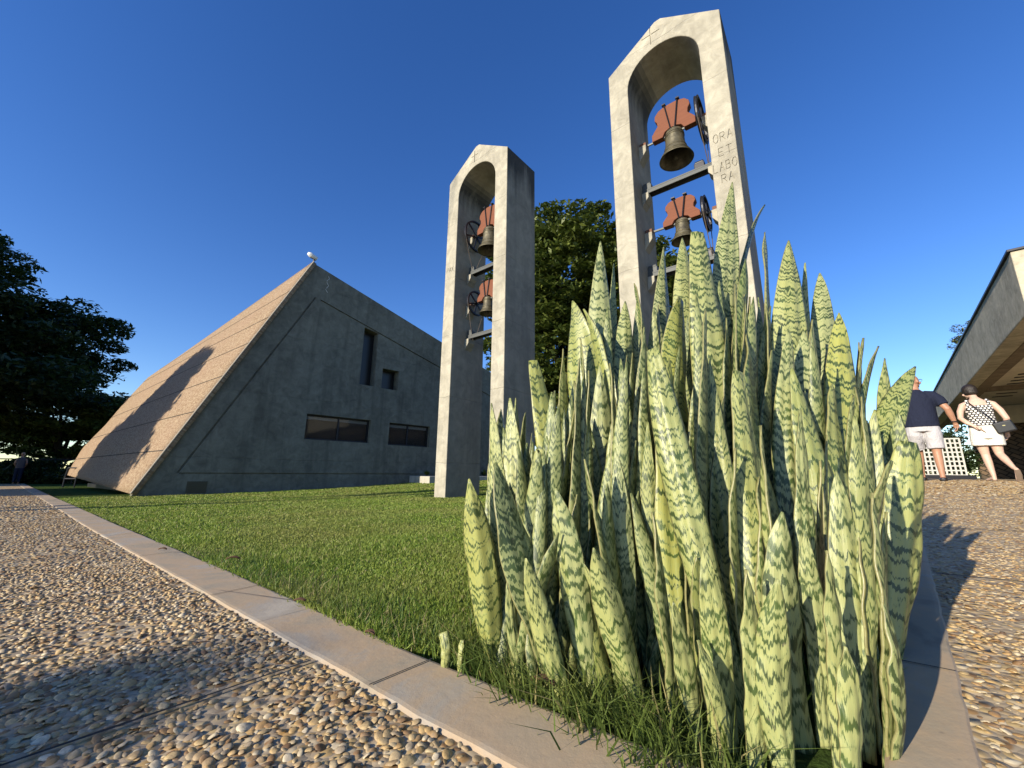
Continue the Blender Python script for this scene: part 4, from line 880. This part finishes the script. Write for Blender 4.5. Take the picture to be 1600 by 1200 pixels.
a = N('stone_wall', .9, .2); p = a.coord(); br = a.n('TexBrick'); a.put(br.inputs[0], a.map(p, (1, 1, 1), (radians(90), 0, radians(-42)))); br.inputs['Scale'].default_value = 2.2
br.inputs['Color1'].default_value = (.16, .11, .07, 1); br.inputs['Color2'].default_value = (.09, .07, .05, 1); br.inputs['Mortar'].default_value = (.03, .025, .02, 1); br.inputs['Mortar Size'].default_value = .03
a.color(br.outputs[0]); a.bump(a.noise(p, 12, 5), .6, .03); M_STONE = a.m
cbx('fascia', 0, 26, 0, .28, ZB + .004, ZT - .04, M_CANOPY, .012)
cbx('fascia', 0, .28, .281, 11, ZB + .004, ZT - .04, M_CANOPY, .012)
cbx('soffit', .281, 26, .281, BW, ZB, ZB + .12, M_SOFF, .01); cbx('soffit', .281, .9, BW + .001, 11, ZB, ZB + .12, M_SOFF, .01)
cbx('coping', -.03, 26.03, -.035, .32, ZT - .039, ZT - .004, M_DARK, .004); cbx('coping', -.03, .32, .321, 11, ZT - .038, ZT - .0, flat('white_coping', (.7, .68, .62), .6), .004)
cbx('roof_slab', .3, 26, .3, 11, ZT - .30, ZT - .12, M_CANOPY, 0)
cbx('ceiling', .9, 12, BW + .001, 11, ZB + .10, ZB + .15, M_CEIL, 0)
ax = onz(1590, 553, ZB)[0]
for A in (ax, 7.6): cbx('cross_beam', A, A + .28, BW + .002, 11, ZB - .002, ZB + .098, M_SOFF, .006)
AW = onz(1540, 640, ZB)[0]; AW = clamp(AW, 9, 13)
cbx('ceiling_band', AW, AW + .2, .5, 11, 2.20, ZB + .099, M_CEIL, .01); cbx('wall', AW + .05, AW + .3, .55, 2.9, .1, 2.199, M_STONE, .01)
cbx('wall', AW + .05, AW + .3, 5.2, 11, .1, 2.199, M_STONE, .01)
dr = empty('door', (0, 0, 0)); dr.parent = cbd; cbx('frame', AW + .08, AW + .14, 2.9, 2.98, .2, 2.199, M_DARK, .004, dr); cbx('frame', AW + .08, AW + .14, 5.1, 5.18, .2, 2.199, M_DARK, .004, dr); cbx('glass', AW + .16, AW + .18, 2.98, 5.1, .2, 2.19, M_GLASS, 0, dr)
for b in (3.6, 4.3): cbx('mullion', AW + .09, AW + .15, b, b + .05, .2, 2.199, M_DARK, .004, dr)
cbx('column', 7.6, 7.86, 2.75, 3.0, .1, ZB - .003, concrete('column_concrete', (.33, .32, .29), .25), .01)
cbx('side_wall', .6, AW, 10.6, 10.9, .1, ZB + .09, M_STONE, 0)
for i in range(8):                                            # row of slot lights, switched off, along the ceiling
    px = 1566 + i * 6.5; py = 619 - i * 5.2; A, B_ = onz(px, py, ZB + .10)
    if BW + .1 < B_ < 10.5 and .9 < A < 11.9: cbx('slot_light', A - .05, A + .05, B_ - .2, B_ + .2, ZB + .085, ZB + .099, M_DARK, .003)
cbx('floor', -.3, 26, 0.2, 11, -.2, gz(8.5, 8) + .012, M_AGG, 0)
# white lattice panel with greenery behind, beyond the man
lt = empty('lattice_panel', atY(1463, 747, 10.6)); tag(lt, 'white square lattice panel with plants behind the man in grey shorts', 'lattice')
lt.location.z = gz(11, 10.6); lu = f_ * .25 + g_ * .97; lu.z = 0; lu.normalize(); lh, lw, z00 = .92, 1.15, .10
M_LAT = flat('white_lattice', (.5, .49, .46), .7)
bm = bmesh.new(); nrm = Vector((-lu.y, lu.x, 0)); Rz = Matrix(((lu.x, nrm.x, 0), (lu.y, nrm.y, 0), (0, 0, 1)))
for i in range(14): box(bm, lu * (-lw / 2 + i * lw / 13) + Vector((0, 0, z00 + lh / 2)), (.034, .018, lh), Rz)
obj('vertical_slats', bm, M_LAT, lt)
bm = bmesh.new()
for i in range(9): box(bm, Vector((0, 0, z00 + i * lh / 8)) + nrm * .018, (lw + .03, .018, .034), Rz)
obj('horizontal_slats', bm, M_LAT, lt)
bm = bmesh.new(); box(bm, Vector((0, 0, .04)) , (lw + .3, .12, .12), Rz); obj('base', bm, M_DARK, lt)
for px, Y, s, lb in ((1492, 12.0, 1.0, 'dark green shrub behind the white lattice, nearest the stone wall'), (1452, 12.4, .9, 'dark green shrub behind the white lattice on its left side')):
    b = atY(px, 740, Y); b.z = gz(b.x, b.y); n = 5000; cen = np.array([[RS.uniform(-.5, .5) * s, RS.uniform(-.5, .5) * s, RS.uniform(.2, 1.45) * s] for _ in range(40)]); rad = np.full((40, 3), .26 * s)
    V, F_, r = leafcloud((cen, rad), n, .055, .9); t = empty('shrub', b); tag(t, lb, 'shrub', 'shrubs behind the lattice'); npmesh('foliage', V, F_, M_FOL_DARK, t, False, r)
    bm = bmesh.new()
    for i in range(6): tube(bm, [(0, 0, -.1), tuple(cen[i] * .5), tuple(cen[i])], [.02, .012, .006], 5)
    obj('stems', bm, M_BARK, t)

# ============================================================ PEOPLE
def ringtube(bm, pts, n=16):                                  # pts: (centre, rx, ry, yaw) elliptical rings lofted, domed ends
    rings = []
    for i, (c, rx, ry, *yw) in enumerate(pts):
        c = Vector(c); p = Vector(pts[max(i - 1, 0)][0]); q = Vector(pts[min(i + 1, len(pts) - 1)][0]); t = (q - p).normalized()
        xa = Vector((1, 0, 0)) if abs(t.x) < .9 else Vector((0, 0, 1)); y = t.cross(xa).normalized(); x = y.cross(t).normalized()
        rings.append([bm.verts.new(c + x * (rx * cos(2 * pi * k / n)) + y * (ry * sin(2 * pi * k / n))) for k in range(n)])
    for A, B in zip(rings, rings[1:]):
        for k in range(n): bm.faces.new((A[k], A[(k + 1) % n], B[(k + 1) % n], B[k]))
    bm.faces.new(rings[0][::-1]); bm.faces.new(rings[-1])
def ball(bm, c, r, s=(1, 1, 1), rot=None):
    m = Matrix.Translation(c) @ (rot.to_4x4() if rot else Matrix()) @ Matrix.Diagonal((r * s[0], r * s[1], r * s[2], 1)); bmesh.ops.create_icosphere(bm, subdivisions=3, radius=1, matrix=m)
def fuse(name, bm, mat, par, vox=.008, sm=6):
    bmesh.ops.recalc_face_normals(bm, faces=bm.faces); o = obj(name, bm, None, None)
    m = o.modifiers.new('r', 'REMESH'); m.mode = 'VOXEL'; m.voxel_size = vox
    m = o.modifiers.new('s', 'SMOOTH'); m.factor = .5; m.iterations = sm; bake(o)
    o.data.polygons.foreach_set('use_smooth', [True] * len(o.data.polygons)); o.data.materials.append(mat); o.parent = par; return o
def hand(bm, W, D, side, curl=.5, sc=1.):                     # W wrist, D direction of fingers, palm with four fingers and a thumb
    D = Vector(D).normalized(); W = Vector(W); X = Vector((0, 1, 0)); X = (X - D * X.dot(D)).normalized(); Nn = D.cross(X).normalized() * side
    pc = W + D * .05 * sc; ringtube(bm, [(W - D * .02, .024 * sc, .020 * sc), (W + D * .02 * sc, .030 * sc, .018 * sc), (pc, .038 * sc, .018 * sc), (W + D * .09 * sc, .038 * sc, .014 * sc)], 12)
    for i, (off, L) in enumerate(((-.029, .070), (-.010, .080), (.010, .075), (.029, .058))):
        b = W + D * .085 * sc + X * off * sc; j1 = b + (D + Nn * curl * .5).normalized() * L * .5 * sc; j2 = j1 + (D * (1 - curl * .6) + Nn * curl * 1.2).normalized() * L * .32 * sc; j3 = j2 + (D * (1 - curl) + Nn * (curl * 1.6)).normalized() * L * .25 * sc
        tube(bm, [b, j1, j2, j3], [.0095 * sc, .009 * sc, .008 * sc, .006 * sc], 8)
    b = W + D * .03 * sc + X * -.030 * sc; tube(bm, [b, b + (D * .8 - X * .9 + Nn * .4).normalized() * .035 * sc, b + (D * 1.6 - X * .9 + Nn * .7).normalized() * .066 * sc], [.012 * sc, .0105 * sc, .008 * sc], 8)
def head(bm, c, turn, tilt=0, r=1.):
    Rm = Matrix.Rotation(turn, 3, 'Z') @ Matrix.Rotation(tilt, 3, 'X'); c = Vector(c); T = lambda v: c + Rm @ (Vector(v) * r)
    ball(bm, T((0, -.01, .02)), .1 * r, (.78, .97, 1.0), Rm); ball(bm, T((0, .02, -.045)), .07 * r, (.85, 1.0, .95), Rm)       # skull, jaw (face towards +y)
    ball(bm, T((0, .098, -.012)), .017 * r, (.75, 1.1, 1.4), Rm); ball(bm, T((0, .08, -.085)), .022 * r, (1.1, .7, .8), Rm)
    for s in (-1, 1):
        ball(bm, T((s * .083, -.003, -.008)), .030 * r, (.30, .62, 1.05), Rm); ball(bm, T((s * .03, .088, .018)), .013 * r, (1.2, .5, .5), Rm); ball(bm, T((s * .045, .062, -.03)), .03 * r, (1, .8, .8), Rm)
    ball(bm, T((0, .090, -.055)), .016 * r, (1.5, .5, .45), Rm); ball(bm, T((0, .082, .032)), .02 * r, (2.2, .4, .4), Rm)
    return T
def m_skin(nm, c):
    a = N(nm, .5, .4); p = a.coord(); f = a.noise(p, 14, 4); a.color(a.mix(f, tuple(x * .85 for x in c), tuple(x * 1.1 for x in c)))
    a.b.inputs['Subsurface Weight'].default_value = .08; a.b.inputs['Subsurface Radius'].default_value = (.01, .004, .002); a.bump(a.noise(p, 120, 3), .1, .002); return a.m
def m_cloth(nm, c, fine=500):
    a = N(nm, .9, .15); p = a.coord(); f = a.noise(p, 7, 5, .6, .5); g = a.noise(a.map(p, (1, 1, .4)), 16, 4, .6, 1.); a.color(a.mix(f, tuple(x * .82 for x in c), tuple(min(1, x * 1.12) for x in c))); a.bump(a.math('ADD', g, f), .6, .035); return a.m
SK1, SK2 = m_skin('tanned_skin', (.42, .22, .14)), m_skin('fair_skin', (.60, .40, .31))
# --- man: navy T-shirt, light grey shorts, seen from behind, walking away
mg = gnd(1465, 750); MP = (6.88, 6.72)
man = empty('person', (MP[0], MP[1], gz(*MP)), radians(-46)); tag(man, 'stout bald man in navy T-shirt and light grey shorts walking away', 'person')
bm = bmesh.new()
ringtube(bm, [((0, .02, .80), .15, .12), ((0, .0, .93), .18, .15), ((0, .02, 1.08), .19, .165), ((0, .01, 1.25), .19, .15), ((0, -.01, 1.38), .19, .12), ((0, -.01, 1.46), .12, .09), ((0, 0, 1.52), .062, .062), ((0, .012, 1.60), .06, .06)], 20)
for s, kn, an, toe in ((1, (.115, -.01, .47), (.12, -.06, .09), 0), (-1, (-.10, .14, .49), (-.11, .16, .10), 0)):
    ringtube(bm, [((s * .09, .0, .88), .10, .11), ((s * .105, .0, .74), .092, .10), (kn, .058, .06), (tuple(Vector(kn).lerp(Vector(an), .35)), .054, .058), (an, .034, .038), ((an[0], an[1] + .0, .04), .034, .042)], 14)
    ringtube(bm, [((an[0], an[1] - .055, .035), .026, .026), ((an[0], an[1] + .02, .042), .036, .034), ((an[0] + s * .008, an[1] + .12, .028), .042, .022), ((an[0] + s * .01, an[1] + .185, .02), .032, .014)], 12)
for s, el, wr in ((1, (.335, -.05, 1.15), (.385, .04, .93)), (-1, (-.315, -.03, 1.14), (-.335, .05, .91))):
    ringtube(bm, [((s * .16, -.01, 1.42), .055, .06), ((s * .225, -.01, 1.385), .062, .064), ((s * .265, -.03, 1.28), .055, .056), (el, .045, .046), (tuple(Vector(el).lerp(Vector(wr), .35)), .045, .042), (wr, .027, .025)], 14)
    hand(bm, wr, (s * .05, .12, -.3), -s, .75)
T_ = head(bm, (0, .025, 1.665), radians(-38), radians(4), 1.02)
fuse('body', bm, SK1, man, .0075, 3)
M_NAVY, M_SHORTS = m_cloth('navy_cotton', (.017, .021, .042)), m_cloth('light_grey_cotton', (.50, .48, .50))
bm = bmesh.new()
ringtube(bm, [((0, .0, .875), .215, .185), ((0, .0, .95), .215, .185), ((0, .02, 1.08), .212, .19), ((0, .01, 1.22), .212, .172), ((0, -.01, 1.35), .213, .142), ((0, -.012, 1.43), .175, .112), ((0, -.01, 1.475), .10, .085), ((0, -.005, 1.50), .078, .075)], 24)
for s, el in ((1, (.335, -.05, 1.15)), (-1, (-.315, -.03, 1.14))):
    e = Vector((s * .265, -.03, 1.28)).lerp(Vector(el), .42); ringtube(bm, [((s * .10, -.01, 1.43), .06, .075), ((s * .19, -.01, 1.405), .074, .08), ((s * .262, -.025, 1.31), .078, .080), (tuple(e), .076, .076)], 16)
fuse('t_shirt', bm, M_NAVY, man, .009, 4)
bm = bmesh.new()
ringtube(bm, [((0, .0, 1.0), .195, .165), ((0, .0, .92), .205, .178), ((0, .0, .80), .20, .165)], 22)
for s, kn in ((1, (.115, -.01, .52)), (-1, (-.10, .12, .54))):
    ringtube(bm, [((s * .09, 0, .90), .115, .145), ((s * .105, .0, .76), .118, .135), ((s * .112, kn[1] * .6, .62), .108, .115), (kn, .104, .108)], 18)
fuse('shorts', bm, M_SHORTS, man, .009, 4)
for s, an in ((1, (.12, -.06)), (-1, (-.11, .16))):
    bm = bmesh.new(); ringtube(bm, [((an[0], an[1] - .085, .03), .032, .028), ((an[0], an[1] - .02, .034), .045, .036), ((an[0], an[1] + .10, .03), .052, .032), ((an[0] + s * .01, an[1] + .2, .022), .038, .02)], 14); fuse('shoe', bm, M_DARK, man, .007, 3)
bm = bmesh.new(); tube(bm, [Vector((.382, .035, .945)) + Vector((.034 * cos(a_), .034 * sin(a_), 0)) for a_ in [i * pi / 8 for i in range(17)]], .009, 6); obj('watch', bm, M_DARK, man)
gl = bmesh.new()
for s in (-1, 1):
    tube(gl, [T_((s * .086, 0, .012)), T_((s * .083, .06, .02)), T_((s * .068, .104, .02))], .0028, 5); cc = [T_((s * .036 + .028 * cos(a_), .110, .014 + .02 * sin(a_))) for a_ in [i * pi / 8 for i in range(17)]]; tube(gl, cc, .0025, 5)
tube(gl, [T_((-.01, .113, .018)), T_((.01, .113, .018))], .0025, 5); obj('glasses', gl, M_DARK, man)
bm = bmesh.new(); hx = Vector((-.335, .10, .80)); M_ = Matrix.Rotation(.3, 3, 'X'); box(bm, hx, (.05, .11, .085), M_); bm2 = obj('camera_case', bm, M_DARK, None); bevel(bm2, .012)
bm2.matrix_world = Matrix.Translation(man.location) @ Matrix.Rotation(radians(-46), 4, 'Z'); tag(bm2, 'small black case held in the left hand of the man in navy', 'case')
# --- woman: polka dot top, white shorts, black shoulder bag
WP = (7.50, 6.36)
wo_ = empty('person', (WP[0], WP[1], gz(*WP)), radians(-40)); tag(wo_, 'dark-haired woman in spotted sleeveless top and white shorts with one foot lifted', 'person')
bm = bmesh.new()
ringtube(bm, [((0, 0, .76), .15, .12), ((0, 0, .87), .175, .135), ((0, .01, 1.0), .145, .115), ((-.005, .015, 1.10), .145, .11), ((-.01, .03, 1.24), .155, .105), ((-.015, .045, 1.32), .145, .085), ((-.02, .055, 1.375), .085, .065), ((-.025, .075, 1.42), .05, .05), ((-.03, .10, 1.47), .048, .048)], 20)
for s, kn, an in ((-1, (-.055, .02, .44), (-.03, -.05, .085)), (1, (.10, -.0, .45), (.165, -.25, .22))):
    ringtube(bm, [((s * .08, .0, .84), .095, .105), ((s * .085, .0, .70), .085, .09), (kn, .054, .055), (tuple(Vector(kn).lerp(Vector(an), .35)), .052, .055), (an, .030, .033)], 14)
ringtube(bm, [((-.03, -.05, .10), .03, .035), ((-.03, -.07, .035), .027, .026), ((-.04, .02, .04), .034, .03), ((-.065, .10, .025), .038, .02), ((-.075, .15, .018), .03, .012)], 12)
ringtube(bm, [((.165, -.25, .22), .030, .033), ((.18, -.31, .19), .028, .028), ((.187, -.295, .12), .034, .024), ((.19, -.27, .05), .038, .020), ((.19, -.255, .015), .03, .013)], 12)
ringtube(bm, [((-.12, .04, 1.325), .045, .05), ((-.185, .035, 1.29), .05, .052), ((-.235, -.01, 1.18), .045, .047), ((-.255, -.06, 1.06), .038, .04), ((-.20, -.12, .975), .036, .034), ((-.13, -.155, .91), .024, .020)], 14); hand(bm, (-.13, -.155, .91), (.10, -.02, -.09), -1, .15, .95)
ringtube(bm, [((.10, .04, 1.325), .045, .05), ((.165, .035, 1.29), .05, .052), ((.225, .0, 1.17), .046, .048), ((.265, -.03, 1.03), .04, .042), ((.27, .02, .90), .035, .034), ((.255, .08, .80), .023, .021)], 14); hand(bm, (.255, .08, .80), (-.0, .12, -.2), -1, .6, .93)
T_ = head(bm, (-.055, .13, 1.535), radians(32), radians(-16), .95)
fuse('body', bm, SK2, wo_, .0075, 3)
a = N('spotted_top', .85, .2); p = a.coord(); q = a.map(p, (22, 22, 26)); sx = a.sep(q); xx = a.math('ADD', sx[0], a.math('MULTIPLY', a.math('FLOOR', sx[2]), .5))
du = a.math('SUBTRACT', a.math('FRACT', xx), .5); dz_ = a.math('SUBTRACT', a.math('FRACT', sx[2]), .5); r2 = a.math('ADD', a.math('MULTIPLY', du, du), a.math('MULTIPLY', dz_, dz_))
a.color(a.mix(a.ramp(r2, [(.125, 1.), (.14, 0.)]), (.018, .018, .022), (.75, .72, .68))); a.bump(a.noise(p, 14, 4), .5, .02); M_DOT = a.m
bm = bmesh.new(); ringtube(bm, [((0, .0, .90), .176, .142), ((0, .01, 1.0), .156, .128), ((-.005, .012, 1.10), .158, .124), ((-.01, .02, 1.20), .166, .120), ((-.012, .03, 1.25), .158, .112)], 24)
for s in (-1, 1): ringtube(bm, [((s * .12 - .01, -.055, 1.19), .035, .04), ((s * .125 - .012, -.045, 1.28), .024, .022), ((s * .118 - .015, .0, 1.375), .022, .016), ((s * .118 - .012, .09, 1.33), .022, .016), ((s * .10 - .01, .125, 1.20), .04, .02)], 12)
fuse('top', bm, M_DOT, wo_, .0075, 3)
bm = bmesh.new(); ringtube(bm, [((0, .0, .965), .150, .122), ((0, .0, .90), .178, .142), ((0, .0, .80), .192, .155), ((0, .0, .70), .195, .158)], 24)
for s in (-1, 1): ringtube(bm, [((s * .085, 0, .80), .10, .13), ((s * .09, 0, .68), .108, .14), ((s * .09, .0, .585), .108, .138)], 18)
fuse('shorts', bm, m_cloth('white_cotton', (.80, .77, .70)), wo_, .008, 4)
a = N('dark_hair', .5, .5); p = a.coord(); h = a.noise(a.map(p, (1, 1, .3)), 90, 4); a.color(a.mix(h, (.008, .006, .005), (.03, .02, .015))); a.bump(h, .8, .01); M_HAIR = a.m
bm = bmesh.new(); Rm = Matrix.Rotation(radians(32), 3, 'Z') @ Matrix.Rotation(radians(-16), 3, 'X')
ball(bm, T_((0, -.02, .035)), .108, (.90, .98, .92), Rm); ball(bm, T_((0, -.055, -.02)), .085, (.98, .75, .85), Rm); ball(bm, T_((.05, -.02, -.01)), .055, (.8, 1, 1.1), Rm); ball(bm, T_((-.05, -.02, -.01)), .055, (.8, 1, 1.1), Rm)
fuse('hair', bm, M_HAIR, wo_, .007, 2)
for pts in ([((-.03, -.075, .012), .03, .008), ((-.04, .02, .010), .037, .009), ((-.07, .155, .010), .036, .008)], [((.183, -.332, .185), .03, .009), ((.191, -.315, .11), .036, .009), ((.193, -.278, .0), .034, .009)]):
    bm = bmesh.new(); ringtube(bm, pts, 14); o = fuse('sandal', bm, flat('sandal_tan', (.17, .12, .085), .8), wo_, .005, 1)
wo_.scale = (.93, .93, .93); bag = empty('shoulder_bag', wo_.location, radians(-40)); bag.scale = (.93, .93, .93); tag(bag, 'black leather shoulder bag slung at the right hip of the woman', 'bag')
M_BLK = flat('black_leather', (.012, .012, .014), .35, .5); 
bm = bmesh.new(); box(bm, (.20, -.13, .88), (.23, .075, .19), Matrix.Rotation(-.28, 3, 'Y')); o = obj('pouch', bm, M_BLK, bag); bevel(o, .025, 3)
bm = bmesh.new(); tube(bm, [(.11, -.145, .97), (.04, -.150, 1.08), (-.05, -.115, 1.21), (-.11, -.05, 1.31), (-.118, .02, 1.385), (-.06, .13, 1.28), (.1, .15, 1.05), (.24, .03, .95)], .009, 6); obj('strap', bm, M_BLK, bag)
bm = bmesh.new(); box(bm, (.19, -.172, .90), (.03, .006, .012)); obj('buckle', bm, flat('brass', (.5, .42, .2), .3, .5, .8), bag)
# far person at the end of the path, clothes coloured dark for the shade there
b = gnd(28, 757); b = Vector((-17.9, 15.0, 0)); b.z = gz(b.x, b.y)
fp = empty('person', b, radians(40)); fp.scale = (.66, .66, .66); tag(fp, 'barely visible person in a top coloured dark as if shaded, standing by the dark hedge', 'person')
bm = bmesh.new(); ringtube(bm, [((0, 0, .80), .15, .11), ((0, 0, 1.0), .14, .11), ((0, 0, 1.25), .17, .11), ((0, 0, 1.38), .14, .09), ((0, 0, 1.45), .055, .055), ((0, .01, 1.54), .05, .05)], 16)
for s in (-1, 1):
    ringtube(bm, [((s * .08, 0, .85), .085, .09), ((s * .09, .02, .45), .055, .06), ((s * .09, 0, .08), .035, .04)], 12); ringtube(bm, [((s * .09, -.06, .035), .03, .03), ((s * .09, .14, .025), .035, .02)], 10)
    ringtube(bm, [((s * .15, 0, 1.36), .05, .05), ((s * .22, 0, 1.12), .042, .042), ((s * .18, .10, .95), .028, .026)], 12); hand(bm, (s * .18, .10, .95), (-s * .1, .12, -.1), -s, .5)
head(bm, (0, .02, 1.60), 0); fuse('body', bm, SK1, fp, .012, 2)
bm = bmesh.new(); ringtube(bm, [((0, 0, .85), .175, .14), ((0, 0, 1.05), .165, .135), ((0, 0, 1.25), .19, .135), ((0, 0, 1.39), .15, .105), ((0, 0, 1.43), .08, .07)], 16); fuse('shirt', bm, m_cloth('shaded_cotton', (.12, .10, .10)), fp, .012, 2)
bm = bmesh.new(); ringtube(bm, [((0, 0, .95), .165, .13), ((0, 0, .80), .175, .13)], 16)
for s in (-1, 1): ringtube(bm, [((s * .08, 0, .85), .10, .11), ((s * .09, .02, .45), .075, .08), ((s * .09, 0, .10), .06, .06)], 12)
fuse('trousers', bm, m_cloth('blue_denim', (.02, .025, .05)), fp, .012, 2)
